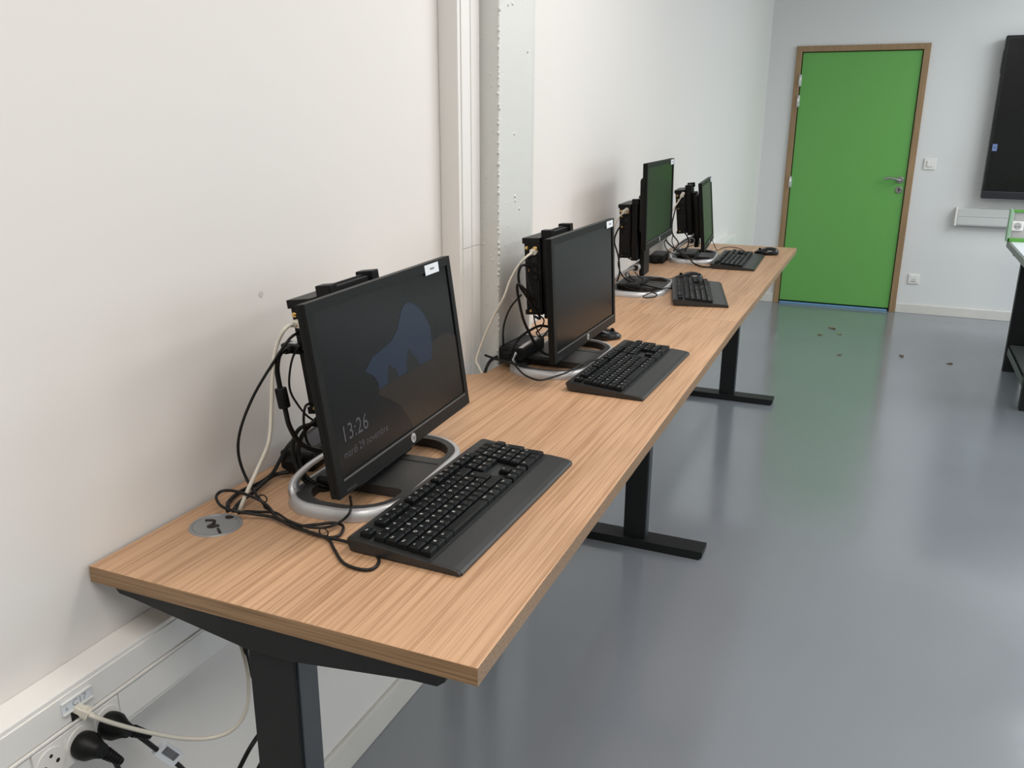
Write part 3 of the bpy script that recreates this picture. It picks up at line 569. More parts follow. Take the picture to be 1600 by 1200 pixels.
def make_monitor(face, yaw, tilt, label, lit=False, sg=0.012, dz=0.0, sticker_text=True, w=0.487, hgt=0.291):
    """face = centre of the front face in the room"""
    fx, fy, fz = face
    # solve for the root on the desk and the un-tilted centre height
    ct, st = math.cos(tilt), math.sin(tilt)
    zc = 0.088 + ((fz - H - 0.088) - 0.060 * st) / ct
    lx = -0.060 + 0.060 * ct - (zc - 0.088) * st
    root = thing('monitor', (fx - lx * math.cos(yaw), fy - lx * math.sin(yaw), H), yaw, label=label, cat='monitor', group='black monitors on silver stands')
    T = stand_T(tilt)
    # --- foot
    outer0 = rrect(-0.165, -0.1875, 0.045, 0.1875, [0.10, 0.075, 0.075, 0.10], 8)
    def inset(d, z): 
        return [(x, y, z) for x, y in rrect(-0.165 + d, -0.1875 + d, 0.045 - d, 0.1875 - d, [0.10 - d, 0.075 - d, 0.075 - d, 0.10 - d], 8)]
    k = MB('silver')
    k.loft([inset(0.001, 0.0), inset(0.0, 0.003), inset(0.005, 0.016), inset(0.008, 0.0185), inset(0.013, 0.019), inset(0.014, 0.016)], cap=False)
    k.build('foot_rim', root, label='silver rim of the oval foot')
    k = MB('basetop', 'gap')
    O = [(x, y) for x, y, z in inset(0.013, 0)]
    hL = rrect(-0.128, -0.158, 0.018, -0.072, [0.012, 0.012, 0.05, 0.068], 6)
    hR = rrect(-0.128, 0.072, 0.018, 0.158, [0.068, 0.05, 0.012, 0.012], 6)
    k.prism(O, 0.001, 0.0178, 'z', holes=(hL[::-1], hR[::-1]))
    k.box((-0.09, 0.045, 0.0175), (0.024, 0.049, 0.0183), mi=1)
    k.build('foot_plate', root, label='matt black plate of the foot with two openings')
    # --- rising arch
    path = [(-0.134, 0.008, 0.160), (-0.150, 0.020, 0.150), (-0.150, 0.036, 0.138), (-0.133, 0.056, 0.120), (-0.108, 0.074, 0.098), (-0.088, 0.084, 0.082), (-0.072, 0.089, 0.072)]
    P3 = spline([(x, hw, z) for x, z, hw in path], 4)
    for s in (-1, 1):
        k = MB('silver'); rings = []
        for i, p in enumerate(P3):
            t = P3[min(i + 1, len(P3) - 1)] - P3[max(i - 1, 0)]; n = Vector((-t.z, 0, t.x)).normalized()
            wd = 0.020
            a = Vector((p.x, s * p.y, p.z)); b_ = Vector((p.x, s * (p.y - wd), p.z))
            rings.append([a + n * 0.005, b_ + n * 0.005, b_ - n * 0.004, a - n * 0.004] if s > 0 else [b_ + n * 0.005, a + n * 0.005, a - n * 0.004, b_ - n * 0.004])
        k.loft(rings, smooth=True)
        k.build('stand_arm', root, label='silver arm rising from the back of the foot')
    k = MB('blk')
    k.box((-0.135, -0.10, 0.016), (-0.05, 0.10, 0.030), bev=0.006)
    k.build('stand_block', root, label='glossy black block between the arch sides')
    k = MB('silver', 'gap'); k.cyl((-0.072, -0.072, 0.088), (-0.072, 0.072, 0.088), 0.0150, n=24, bev=0.001)
    for s in (-1, 1): k.cyl((-0.072, s * 0.0715, 0.088), (-0.072, s * 0.0732, 0.088), 0.0105, n=20, mi=1)
    k.build('hinge_barrel', root, label='hinge barrel with black end caps')
    # --- column and bracket
    zt = max(0.30, (zc + 0.06))
    MB('blk').box((-0.064, -0.048, 0.055), (-0.046, 0.048, zt), bev=0.004, T=T).build('stand_column', root, label='flat black upright')
    TB = T @ Matrix.Translation((0, 0, dz))
    k = MB('case'); k.box((-0.089, -0.078, 0.115), (-0.066, 0.078, 0.322), bev=0.002, T=TB)
    k.box((-0.089, -0.080, 0.318), (-0.062, -0.056, 0.336), bev=0.002, T=TB)
    k.box((-0.089, -0.058, 0.318), (-0.066, 0.058, 0.331), bev=0.002, T=TB)
    k.box((-0.093, 0.054, 0.318), (-0.060, 0.078, 0.338), bev=0.002, T=TB)
    k.box((-0.080, -0.045, 0.3305), (-0.074, 0.045, 0.3335), T=TB)
    k.build('computer_bracket', root, label='black metal bracket carrying the small computer')
    # --- panel
    z0, z1 = zc - hgt / 2, zc + hgt / 2
    k = MB('bezel')
    k.box((-0.016, -w / 2, z0), (-0.0046, w / 2, z1), bev=0.002, T=T)
    k.box((-0.042, -0.170, zc - 0.095), (-0.015, 0.170, zc + 0.095), bev=0.012, T=T, seg=3)
    k.build('rear_housing', root, label='black rear shell')
    bz, bt, bb = 0.015, 0.016, 0.026
    k = MB('bezel')
    def bar(lo, hi): k.box((-0.003, lo[0], lo[1]), (0.0, hi[0], hi[1]), bev=0.0008, T=T)
    def ramp(a, b, c, d):
        vs = [T @ Vector(p) for p in (a, b, c, d)]; k.poly(vs)
    yo, yi = w / 2, w / 2 - bz; zi0, zi1 = z0 + bb, z1 - bt
    k.prism([(-yo, z0), (yo, z0), (yo, z1), (-yo, z1)], -0.0052, 0.0, 'x', T=T, holes=([(-yi, zi0), (-yi, zi1), (yi, zi1), (yi, zi0)],))
    k.build('bezel', root, label='matt black screen bezel')
    k = MB('kblogo'); k.box((-0.0005, -yi + 0.002, zi0 - 0.004), (0.0012, yi - 0.002, zi0 - 0.001), T=T, bev=0.0004)
    k.build('bezel_ridge', root, label='thin ridge above the lower bezel')
    k = MB('screen'); k.box((-0.004, -yi - 0.002, zi0 - 0.002), (-0.0024, yi + 0.002, zi1 + 0.002), T=T)
    scr = k.build('screen', root, label='lock screen photo and clock, dimly lit' if lit else 'dark screen')
    if lit:
        def SP(u, v, lift=0.0): return T @ Vector((-0.0023 + lift, -yi + 2 * yi * u, zi0 + (zi1 - zi0) * v))
        def region(pts, mi_name, lift, nm):
            q = MB(mi_name); q.poly([SP(u, v, lift) for u, v in pts]); q.build(nm, scr)
        region([(0.321, 0.387), (0.315, 0.355), (0.392, 0.276), (0.448, 0.208), (0.50, 0.08), (0.52, 0.0), (1.0, 0.0), (1.0, 0.46), (0.90, 0.52), (0.84, 0.515), (0.774, 0.504), (0.753, 0.389)], 'scr_sand', 0.0001, 'image_foreground')
        region([(0.643, 0.842), (0.60, 0.845), (0.565, 0.81), (0.543, 0.763), (0.513, 0.700), (0.459, 0.645), (0.389, 0.624), (0.309, 0.602), (0.272, 0.563), (0.25, 0.537), (0.28, 0.507), (0.301, 0.485), (0.325, 0.422), (0.321, 0.387), (0.54, 0.392), (0.753, 0.389), (0.774, 0.504), (0.778, 0.623), (0.746, 0.71), (0.701, 0.79)], 'scr_sky', 0.0002, 'image_sky')
        region([(0.388, 0.385), (0.398, 0.45), (0.414, 0.506), (0.428, 0.50), (0.440, 0.465), (0.455, 0.47), (0.466, 0.43), (0.470, 0.383)], 'scr_rock', 0.0003, 'image_rock')
        region([(0.540, 0.385), (0.545, 0.45), (0.558, 0.499), (0.585, 0.545), (0.600, 0.50), (0.615, 0.475), (0.630, 0.45), (0.650, 0.390)], 'scr_rock', 0.0003, 'image_rock')
        xd = T.to_3x3() @ Vector((0, 1, 0)); yd = T.to_3x3() @ Vector((0, 0, 1))
        q = MB('scr_text'); q.mesh_from(text_mesh('13:26', 0.036), frame(SP(0.130, 0.240, 0.0004), xd, yd)); q.build('clock_time', scr, label='time 13:26')
        q = MB('scr_text2'); q.mesh_from(text_mesh('mardi 29 novembre', 0.0172), frame(SP(0.188, 0.122, 0.0004), xd, yd)); q.build('clock_date', scr, label='date mardi 29 novembre')
    # badge
    xd = T.to_3x3() @ Vector((0, 1, 0)); yd = T.to_3x3() @ Vector((0, 0, 1))
    k = MB('silver', 'bezel')
    c0 = T @ Vector((0.0, 0.0, z0 + 0.012)); c1 = T @ Vector((0.0008, 0.0, z0 + 0.012)); c2 = T @ Vector((0.0010, 0, z0 + 0.012))
    k.cyl(c0, c1, 0.0082, n=32); k.mesh_from(text_mesh('hp', 0.0125, 0.25), frame(c2 + yd * 0.0005, xd, yd), 1)
    k.build('badge', root, label='round silver badge with italic hp')
    k = MB('paper', 'ink')
    def qb(ya, yb, za, zb, d, mi): k.box((0.0 + d * 0.5, ya, za), (0.0004 + d, yb, zb), mi=mi, T=T)
    qb(yo - sg - 0.056, yo - sg, z1 - 0.0215, z1 - 0.0035, 0, 0)
    for i in range(6): qb(yo - sg - 0.036 + i * 0.0030, yo - sg - 0.0342 + i * 0.0030, z1 - 0.0140, z1 - 0.0105, 0.0002, 1)
    k.build('sticker', root, label='small white inventory sticker')
    k = MB('kblogo'); k.mesh_from(text_mesh('EliteDisplay', 0.0058), frame(T @ Vector((0.0003, -yo + 0.036, z0 + 0.006)), xd, yd))
    k.build('model_marking', root)
    k = MB('gap')
    for i in range(4): k.box((-0.0002, yo - 0.095 + i * 0.019, z0 + 0.0045), (0.0005, yo - 0.083 + i * 0.019, z0 + 0.0062), T=T)
    k.build('button_row', root)
    # --- the small computer hung on the bracket
    pr = Matrix.Translation(root.location) @ Matrix.Rotation(yaw, 4, 'Z') @ T
    return root, pr

def make_pc(F, label):
    """F places the case; case corner frame is the monitor stand's"""
    o = bpy.data.objects.new('mini_computer', None); o.empty_display_size = 0.05; col.objects.link(o)
    o.matrix_world = F; props(o, label, 'computer', 'small black computers behind the monitors')
    xa, xb, ya, yb, za, zb = -0.132, -0.0895, -0.086, 0.086, 0.128, 0.316
    k = MB('case'); k.box((xa, ya, za), (xb, yb, zb), bev=0.0015)
    k.box((xa - 0.004, ya - 0.003, zb - 0.012), (xb, yb, zb + 0.002), bev=0.001)
    k.box((xa - 0.003, ya - 0.002, za - 0.002), (xb, yb, za + 0.010), bev=0.001)
    k.build('case', o, label='black metal case')
    k = MB('gap', 'case')
    k.box((xa + 0.007, ya - 0.0012, za + 0.015), (xb - 0.006, ya + 0.001, za + 0.085))
    for i in range(9): k.box((xa + 0.007, ya - 0.002, za + 0.016 + i * 0.0083), (xb - 0.006, ya, za + 0.0172 + i * 0.0083), mi=1)
    for i in range(5): k.box((xa + 0.0095 + i * 0.0068, ya - 0.002, za + 0.015), (xa + 0.0107 + i * 0.0068, ya, za + 0.085), mi=1)
    k.build('vent_grille', o, label='square mesh vent')
    def screw(x, z, r, d=0.006):
        k = MB('gold'); k.cyl((x, ya + 0.001, z), (x, ya - d, z), r, n=20, bev=0.0006)
        k.cyl((x, ya - d + 0.001, z), (x, ya - d - 0.003, z), r * 0.55, n=14); k.build('antenna_connector', o, label='brass round connector')
    screw(xa + 0.031, zb - 0.024, 0.0062, 0.008); screw(xa + 0.008, zb - 0.022, 0.0042); screw(xa + 0.010, zb - 0.040, 0.0030, 0.004)
    screw(xa + 0.010, zb - 0.078, 0.0030, 0.003); screw(xa + 0.012, za + 0.008, 0.0032, 0.003)
    k = MB('gap', 'steel')
    k.box((xa + 0.020, ya - 0.002, zb - 0.060), (xb - 0.008, ya, zb - 0.043)); k.box((xa + 0.022, ya - 0.0034, zb - 0.058), (xb - 0.010, ya - 0.0028, zb - 0.045))
    k.build('network_port', o)
    k = MB('case', 'gap')
    for z in (zb - 0.082, zb - 0.100):
        k.box((xa + 0.022, ya - 0.002, z), (xb - 0.009, ya, z + 0.012)); k.box((xa + 0.0235, ya - 0.0026, z + 0.0015), (xb - 0.0105, ya - 0.0018, z + 0.0105), mi=1)
    k.build('video_port', o)
    return o

MONS = [
 ((0.2605, 0.4439, 1.0222), 0.056, 0.137, 'nearest black monitor, its screen showing 13:26', True),
 ((0.2994, 1.3011, 1.0115), 0.003, 0.056, 'black monitor with a blank dark screen in front of the column', False),
 ((0.2147, 2.3801, 1.1304), 0.050, 0.026, 'black monitor raised higher than the others, reflecting green', False),
 ((0.2305, 3.2206, 1.0165), 0.109, 0.108, 'farthest black monitor, nearest the green door', False)]
PCL = ['small black computer behind the nearest monitor', 'small black computer behind the monitor in front of the column', 'small black computer behind the raised monitor', 'small black computer behind the farthest monitor']
for (fc, yw, tl, lb, lit), pl_, sg, dz in zip(MONS, PCL, (0.052, 0.012, 0.010, 0.006), (0.020, 0.012, 0.0, 0.0)):
    r_, F = make_monitor(fc, yw, tl, lb, lit, sg, dz)
    make_pc(F @ Matrix.Translation((-0.005 if lit else 0.0, 0, dz)), pl_)

# ---------------------------------------------------------------- keyboards
U = 0.0190
def key_list():
    K = []   # (x in units, row z index, width, depth units, legend)
    K.append((0, 6.35, 1, 1, 'Esc'))
    for i in range(4): K.append((2 + i, 6.35, 1, 1, 'F%d' % (i + 1)))
    for i in range(4): K.append((6.5 + i, 6.35, 1, 1, 'F%d' % (i + 5)))
    for i in range(4): K.append((11 + i, 6.35, 1, 1, 'F%d' % (i + 9)))
    for i, t in enumerate(('Imp', 'Arr', 'Pau')): K.append((15.25 + i, 6.35, 1, 1, t))
    for i, c in enumerate('²&é"\'(-è_çà)='): K.append((i, 5, 1, 1, c))
    K.append((13, 5, 2, 1, '<-'))
    K.append((0, 4, 1.5, 1, 'Tab'))
    for i, c in enumerate('AZERTYUIOP^$'): K.append((1.5 + i, 4, 1, 1, c))
    K.append((0, 3, 1.75, 1, 'Maj'))
    for i, c in enumerate('QSDFGHJKLMù*'): K.append((1.75 + i, 3, 1, 1, c))
    K.append((13.75, 3, 1.25, 2, '<'))
    K.append((0, 2, 1.25, 1, '^'))
    for i, c in enumerate('<WXCVBN,;:!'): K.append((1.25 + i, 2, 1, 1, c))
    K.append((12.25, 2, 2.75, 1, '^'))
    for x, w_, t in ((0, 1.25, 'Ctrl'), (1.25, 1.25, '#'), (2.5, 1.25, 'Alt'), (3.75, 6.25, ''), (10, 1.25, 'AltG'), (11.25, 1.25, '#'), (12.5, 1.25, '='), (13.75, 1.25, 'Ctrl')): K.append((x, 1, w_, 1, t))
    for i, t in enumerate(('Ins', '^', 'Pg')): K.append((15.25 + i, 5, 1, 1, t))
    for i, t in enumerate(('Sup', 'Fin', 'Pg')): K.append((15.25 + i, 4, 1, 1, t))
    K.append((16.25, 2, 1, 1, '^'))
    for i, t in enumerate(('<', 'v', '>')): K.append((15.25 + i, 1, 1, 1, t))
    for i, t in enumerate(('Num', '/', '*', '-')): K.append((18.5 + i, 5, 1, 1, t))
    for i, t in enumerate('789'): K.append((18.5 + i, 4, 1, 1, t))
    for i, t in enumerate('456'): K.append((18.5 + i, 3, 1, 1, t))
    K.append((21.5, 3, 1, 2, '+'))
    for i, t in enumerate('123'): K.append((18.5 + i, 2, 1, 1, t))
    K.append((18.5, 1, 2, 1, '0')); K.append((20.5, 1, 1, 1, '.')); K.append((21.5, 1, 1, 2, 'Ent'))
    for i in range(4): K.append((18.5 + i, 6.35, 1, 1, ''))
    return K
def make_keyboard():
    root = thing('keyboard', (0, 0, H))
    WK = 0.450; X_ = 0.5 * WK
    # profile: front edge at v=-0.096, rear at v=+0.090
    k = MB('kb')
    def zt(v): return 0.0105 + (v + 0.05) * 0.055
    prof = [(-0.097, 0.001), (-0.097, 0.0045), (-0.094, 0.0070), (-0.085, 0.0095), (-0.050, 0.0122), (-0.046, 0.0116), (0.082, 0.0225), (0.088, 0.0220), (0.091, 0.0185), (0.084, 0.003)]
    k.prism(prof, -X_ + 0.0045, X_ - 0.0045, 'x')
    pr2 = [(a * 0.985, b * 0.96 + 0.0003) for a, b in prof]
    k.prism(pr2, -X_, X_, 'x')
    k.build('keyboard_body', root, label='black keyboard body with a wide front palm rest')
    # raised bed edge around keys
    MB('kblogo').mesh_from(text_mesh('Lenovo', 0.0085), frame((X_ - 0.036, 0.0790, 0.0226), (1, 0, 0), (0, 1, 0.085))).build('maker_name', root, label='maker name Lenovo in grey')
    k = MB('kblogo')
    for i in range(3): k.cyl((X_ - 0.155 + i * 0.012 + 0.03, 0.080, 0.0215), (X_ - 0.155 + i * 0.012 + 0.03, 0.080, 0.0227), 0.0012, n=8)
    k.build('status_lamp', root)
    keys = key_list()
    x_off = -X_ + 0.0115; v0 = -0.0455
    def kb_add(k, x, row, w_, d_, t):
        xa = x_off + x * U + 0.0005; xb = xa + w_ * U - 0.0010
        va = v0 + (row - 1) * U + (0.002 if row < 6 else 0.0); vb = va + d_ * U - 0.0010
        zb = 0.0114 + (va + 0.046) * 0.083; hh = 0.0105 if t or w_ > 3 else 0.003
        zt_ = zb + hh; i1 = 0.0026
        r = lambda a, b, c, d, z: [(a, c, z), (b, c, z), (b, d, z), (a, d, z)]
        k.loft([r(xa, xb, va, vb, zb - 0.002), r(xa + 0.0006, xb - 0.0006, va + 0.0004, vb - 0.0008, zt_ - 0.0022), r(xa + 0.0016, xb - 0.0016, va + 0.0012, vb - 0.0026, zt_ - 0.0004), r(xa + i1, xb - i1, va + 0.0022, vb - 0.0036, zt_)], smooth=False)
        if t:
            me = text_mesh(t, 0.0070 if len(t) == 1 else 0.0045)
            k.mesh_from(me, frame(((xa + min(xb, xa + U)) / 2 - 0.0006, vb - 0.0072, zt_ + 0.00015), (1, 0, 0), (0, 1, 0.02)), 1)
    for i, kk in enumerate(keys[:99]):
        k = MB('key', 'leg'); kb_add(k, *kk); o = k.build('key', root)
        if kk[2] > 3: o['label'] = 'long space bar'
    k = MB('key', 'leg')
    for kk in keys[99:]: kb_add(k, *kk)
    k.build('key', root, kind='stuff')
    return root
kb = make_keyboard()
KB = [((0.405, 0.408), PI / 2 - 0.010, 'keyboard lying in front of the nearest monitor', 0),
      ((0.432, 1.272), PI / 2 - 0.020, 'keyboard lying in front of the monitor at the column', 0),
      ((0.376, 2.352), PI / 2 + 0.235, 'angled keyboard with a mouse at its far end', 0),
      ((0.385, 3.176), PI / 2 + 0.040, 'farthest keyboard, beside the mouse at the desk end', 0)]
kb_src = kb
for i, ((x, y), rz, lb, _) in enumerate(KB):
    o = kb_src if i == 0 else copy_tree(kb_src)
    o.location = (x, y, H); o.rotation_euler = (0, 0, rz)
    o['label'] = 'black full-size ' + lb; o['category'] = 'keyboard'; o['group'] = 'black keyboards on the desks'

# ---------------------------------------------------------------- mice
def make_mouse():
    root = thing('computer_mouse', (0, 0, H), group='black mice on the desks')
    k = MB('blkg'); rings = []
    N_ = 28
    for (z, sx, sy, cx) in ((0.0, 0.92, 0.90, 0), (0.006, 1.0, 1.0, 0), (0.015, 0.99, 0.95, 0), (0.024, 0.90, 0.84, -0.003), (0.031, 0.70, 0.62, -0.006), (0.035, 0.40, 0.35, -0.008), (0.0362, 0.12, 0.10, -0.009)):
        rings.append([(cx + 0.057 * sx * math.cos(2 * PI * i / N_), 0.031 * sy * math.sin(2 * PI * i / N_) * (1 - 0.12 * math.cos(2 * PI * i / N_)), z if math.cos(2 * PI * i / N_) < 0.2 else z * (1 - 0.35 * (math.cos(2 * PI * i / N_) - 0.2))) for i in range(N_)])
    k.loft(rings); k.build('mouse_body', root, label='glossy black curved shell')
    k = MB('blk'); k.cyl((0.030, -0.003, 0.0255), (0.030, 0.003, 0.0255), 0.006, n=20); k.build('scroll_wheel', root)
    k = MB('gap'); k.tube([(0.040, 0, 0.0225), (0.018, 0, 0.0315), (0.0, 0, 0.0353)], 0.0006, n=6); k.build('button_seam', root)
    return root
ms = make_mouse()
MS = [((0.262, 1.566, H), (0, 0, 0.5), 'black computer mouse on the desk behind the monitor at the column'),
      ((0.285, 2.615, H), (0, 0, 3.3), 'black computer mouse lying just behind the far end of the angled keyboard'),
      ((0.470, 3.470, H), (0, 0, 3.3), 'black computer mouse standing alone at the far desk end')]
for i, (l, r, lb) in enumerate(MS):
    o = ms if i == 0 else copy_tree(ms)
    o.location = l; o.rotation_euler = r; o['label'] = lb; o['category'] = 'mouse'

# ---------------------------------------------------------------- power bricks
def make_brick():
    root = thing('power_adapter', (0, 0, H), group='black power adapters on the desks')
    MB('blk').box((-0.075, -0.033, 0.0), (0.075, 0.033, 0.036), bev=0.006, seg=3).build('adapter_body', root, label='black plastic power brick')
    k = MB('blk'); k.loft([[(0.070, -0.016, 0.004), (0.070, 0.016, 0.004), (0.070, 0.016, 0.030), (0.070, -0.016, 0.030)], [(0.098, -0.010, 0.008), (0.098, 0.010, 0.008), (0.098, 0.010, 0.026), (0.098, -0.010, 0.026)]], smooth=False)
    k.build('inlet_plug', root)
    MB('paper', 'ink').box((-0.05, -0.02, 0.0358), (0.04, 0.02, 0.0364), mi=1).build('rating_label', root, label='dark rating label')
    return root
br = make_brick()
BR = [((0.050, 0.475, H), -1.40, 'black power adapter lying behind the nearest monitor'),
      ((0.146, 1.245, H + 0.0185), -1.60, 'black power adapter lying between the column and the second monitor'),
      ((0.055, 3.060, H), -1.50, 'black power adapter lying between the raised and the farthest monitor')]
for i, (l, rz, lb) in enumerate(BR):
    o = br if i == 0 else copy_tree(br)
    o.location = l; o.rotation_euler = (0, 0, rz); o['label'] = lb; o['category'] = 'power adapter'

# ---------------------------------------------------------------- cables
def cable(key, label, name='cable', mt='cable', cat='cable', extra=None, r=None, group=None):
    rr, pts = CABLES[key]; P = [Vector(p) for p in pts]; o0 = P[0].copy()
    if extra is None:
        k = MB(mt); k.tube([p - o0 for p in P], r or rr, n=8, sub=5)
        return k.build(name, loc=o0, label=label, cat=cat, group=group)
    t = thing(name, o0, label=label, cat=cat, group=group)
    k = MB(mt); k.tube([p - o0 for p in P], r or rr, n=8, sub=5); k.build('cord', t)
    extra(t, [p - o0 for p in P]); return t
def rj(mt='plugw', i0=0, i1=1, flip=1, body=0.018):
    def f(t, P):
        d = (P[i0] - P[i1]).normalized()
        k = MB(mt); a = P[i0] - d * 0.004
        S = frame(a, d.cross(Vector((0, 0, 1))), Vector((0, 0, 1)))
        zx = d; xx = d.cross(Vector((0, 0, 1))).normalized(); yy = xx.cross(zx).normalized()
        Mx = Matrix((xx, yy, zx)).transposed().to_4x4(); Mx.translation = a
        k.box((-0.0058, -0.0048, 0.0), (0.0058, 0.0048, body), bev=0.0008, T=Mx)
        k.box((-0.003, 0.0048, 0.002), (0.003, 0.0068, body - 0.004), T=Mx)
        k.box((-0.0064, -0.0058, -0.004), (0.0064, 0.0058, 0.008), bev=0.0016, T=Mx)
        for j in range(3): k.box((-0.0068, -0.0062, -0.0035 + j * 0.0035), (0.0068, 0.0062, -0.0018 + j * 0.0035), T=Mx)
        k.tube([a, a - d * 0.012], lambda s: 0.0052 - 0.0015 * s, smooth=False, T=None)
        k.build('network_plug', t, label='clear-ended network plug')
    return f
cable('eth1', 'ivory network cable from the nearest small computer down into the desk grommet', 'network_cable', 'cablew', extra=rj())
cable('eth2', 'ivory network cable hanging in front of the column', 'network_cable', 'cablew', extra=rj())
cable('eth3', 'short ivory network cable at the computer behind the raised monitor', 'network_cable', 'cablew', extra=rj())
cable('eth4', 'short ivory network cable at the farthest computer', 'network_cable', 'cablew', extra=rj())
cable('eth_wall', 'ivory network cable plugged in the trunking and looping under the desk', 'network_cable', 'cablew', extra=rj())
def ties(t, P):
    k = MB('cable')
    for c in (P[8], P[21] if len(P) > 21 else P[-3]):
        k.tube([c + Vector((0.008 * math.cos(a), 0.002, 0.006 + 0.006 * math.sin(a))) for a in [2 * PI * i / 10 for i in range(11)]], 0.0011, n=6)
    c = P[8]; k.tube([c, c + Vector((0.006, -0.006, 0.001)), c + Vector((0.012, -0.010, -0.003)), c + Vector((0.018, -0.012, -0.003))], 0.0011, n=6)
    k.build('wire_tie', t, label='black twist ties round the bundle')
cable('kbcable1', 'thin black keyboard cable looped and tied on the desk at the nearest monitor', 'keyboard_cable', extra=ties)
cable('mousecable1', 'thin black cable hanging from the nearest monitor into the tied bundle', 'mouse_cable')
def ferrite(t, P):
    k = MB('blk'); a, b = P[3], P[5]; c = (a + b) / 2; d = (b - a).normalized()
    k.cyl(c - d * 0.017, c + d * 0.017, 0.0098, n=20, bev=0.002); k.build('ferrite_core', t, label='fat black ferrite cylinder')
    k = MB('blk', 'paper'); d = (P[0] - P[1]).normalized(); xx = d.cross(Vector((0, 0, 1))).normalized(); yy = xx.cross(d)
    Mx = Matrix((xx, yy, d)).transposed().to_4x4(); Mx.translation = P[0]
    k.box((-0.018, -0.008, -0.004), (0.018, 0.008, 0.022), bev=0.003, T=Mx)
    k.tube([P[0], P[0] - d * 0.016], lambda s: 0.0075 - 0.002 * s, n=12, smooth=False)
    k.box((-0.006, 0.0078, 0.004), (0.006, 0.0084, 0.016), mi=1, T=Mx); k.build('video_plug', t)
cable('video1', 'thick black video cable with a ferrite core beside the nearest monitor', 'video_cable', extra=ferrite)
cable('thin1', 'thin black cable between the ferrite core and the nearest computer', 'cable')
cable('audio1', 'thin black cable leaving the bottom of the nearest computer', 'cable')
cable('coil1', 'outer coil of thick black cable at the foot of the nearest monitor', 'coiled_cable')
cable('coil1b', 'inner coil of thick black cable at the foot of the nearest monitor', 'coiled_cable')
cable('power1', 'black power cable running from the nearest adapter into the grommet', 'power_cable')
cable('power1b', 'lower black power cable entering the grommet beside the first', 'power_cable')
cable('pwr_wall_a', 'black power cable of the nearer mains plug', 'power_cable')
def tag_(t, P):
    a = P[2]; b = P[3]; d = (b - a).normalized()
    k = MB('paper', 'ink'); xx = d; yy = Vector((0.25, 0.5, 0.8)); yy = (yy - xx * yy.dot(xx)).normalized(); zz = xx.cross(yy)
    Mx = Matrix((xx, yy, zz)).transposed().to_4x4(); Mx.translation = a - d * 0.008
    k.box((0, -0.008, -0.0055), (0.044, 0.016, 0.0055), bev=0.001, T=Mx)
    random.seed(5); x = 0.006
    for s_ in (-1, 1):
        x = 0.006
        while x < 0.036:
            w_ = random.choice((0.0005, 0.0009, 0.0013)); k.box((x, 0.001, s_ * 0.0050), (x + w_, 0.013, s_ * 0.0059), mi=1, T=Mx); x += w_ + 0.0008
    k.build('barcode_tag', t, label='white barcode tag folded round the cable')
cable('pwr_wall_b', 'black power cable with a white barcode tag below the desk', 'power_cable', extra=tag_)
cable('pwr_under', 'black cable rising beside the near desk leg', 'cable')
cable('pwr_under2', 'black cable hanging behind the near desk leg next to the ivory one', 'cable')
cable('loop2a', 'black video cable bent in a loop at the second computer', 'video_cable')
cable('loop2b', 'long black cable falling from the second computer to its monitor foot', 'cable')
cable('loop2c', 'black keyboard cable sagging over the foot of the second monitor', 'keyboard_cable')
cable('loop2d', 'black cable arching from the second monitor to its power adapter', 'cable')
cable('loop2e', 'black cable running down the edge of the second computer', 'cable')
cable('thin2', 'thin black cable kinked under the second computer', 'cable')
cable('thin2b', 'thin black cable crossing under the second computer toward its monitor', 'cable')
cable('pwr2', 'black power cable dropping through the desk notch by the column', 'power_cable')
cable('strap2', 'flat black strap sticking out over the notch by the column', 'strap')
cable('c3a', 'black cable hanging from the computer behind the raised monitor', 'cable')
cable('c3b', 'black cable lying across the foot of the raised monitor', 'cable')
cable('c3c', 'thin black cable running from the raised monitor foot to the angled keyboard', 'cable')
cable('c3d', 'thin black cable crossing inside the foot of the raised monitor', 'cable')
cable('c3e', 'black keyboard cable with a small loop on the rim of the raised monitor foot', 'keyboard_cable')
cable('c4a', 'black cable falling from the farthest computer', 'cable')
cable('c4b', 'thick black cable bundle slanting past the farthest monitor foot', 'cable_bundle')
cable('c4c', 'black cable bowed out under the farthest computer', 'cable')
cable('c4d', 'thin black cable looping behind the farthest monitor', 'cable')
cable('c4e', 'black cable bent round the adapter by the farthest monitor', 'cable')
cable('c4f', 'black cable hanging down the back of the farthest monitor', 'cable')
cable('kb4', 'thin black cable on the desk behind the farthest keyboard', 'mouse_cable')

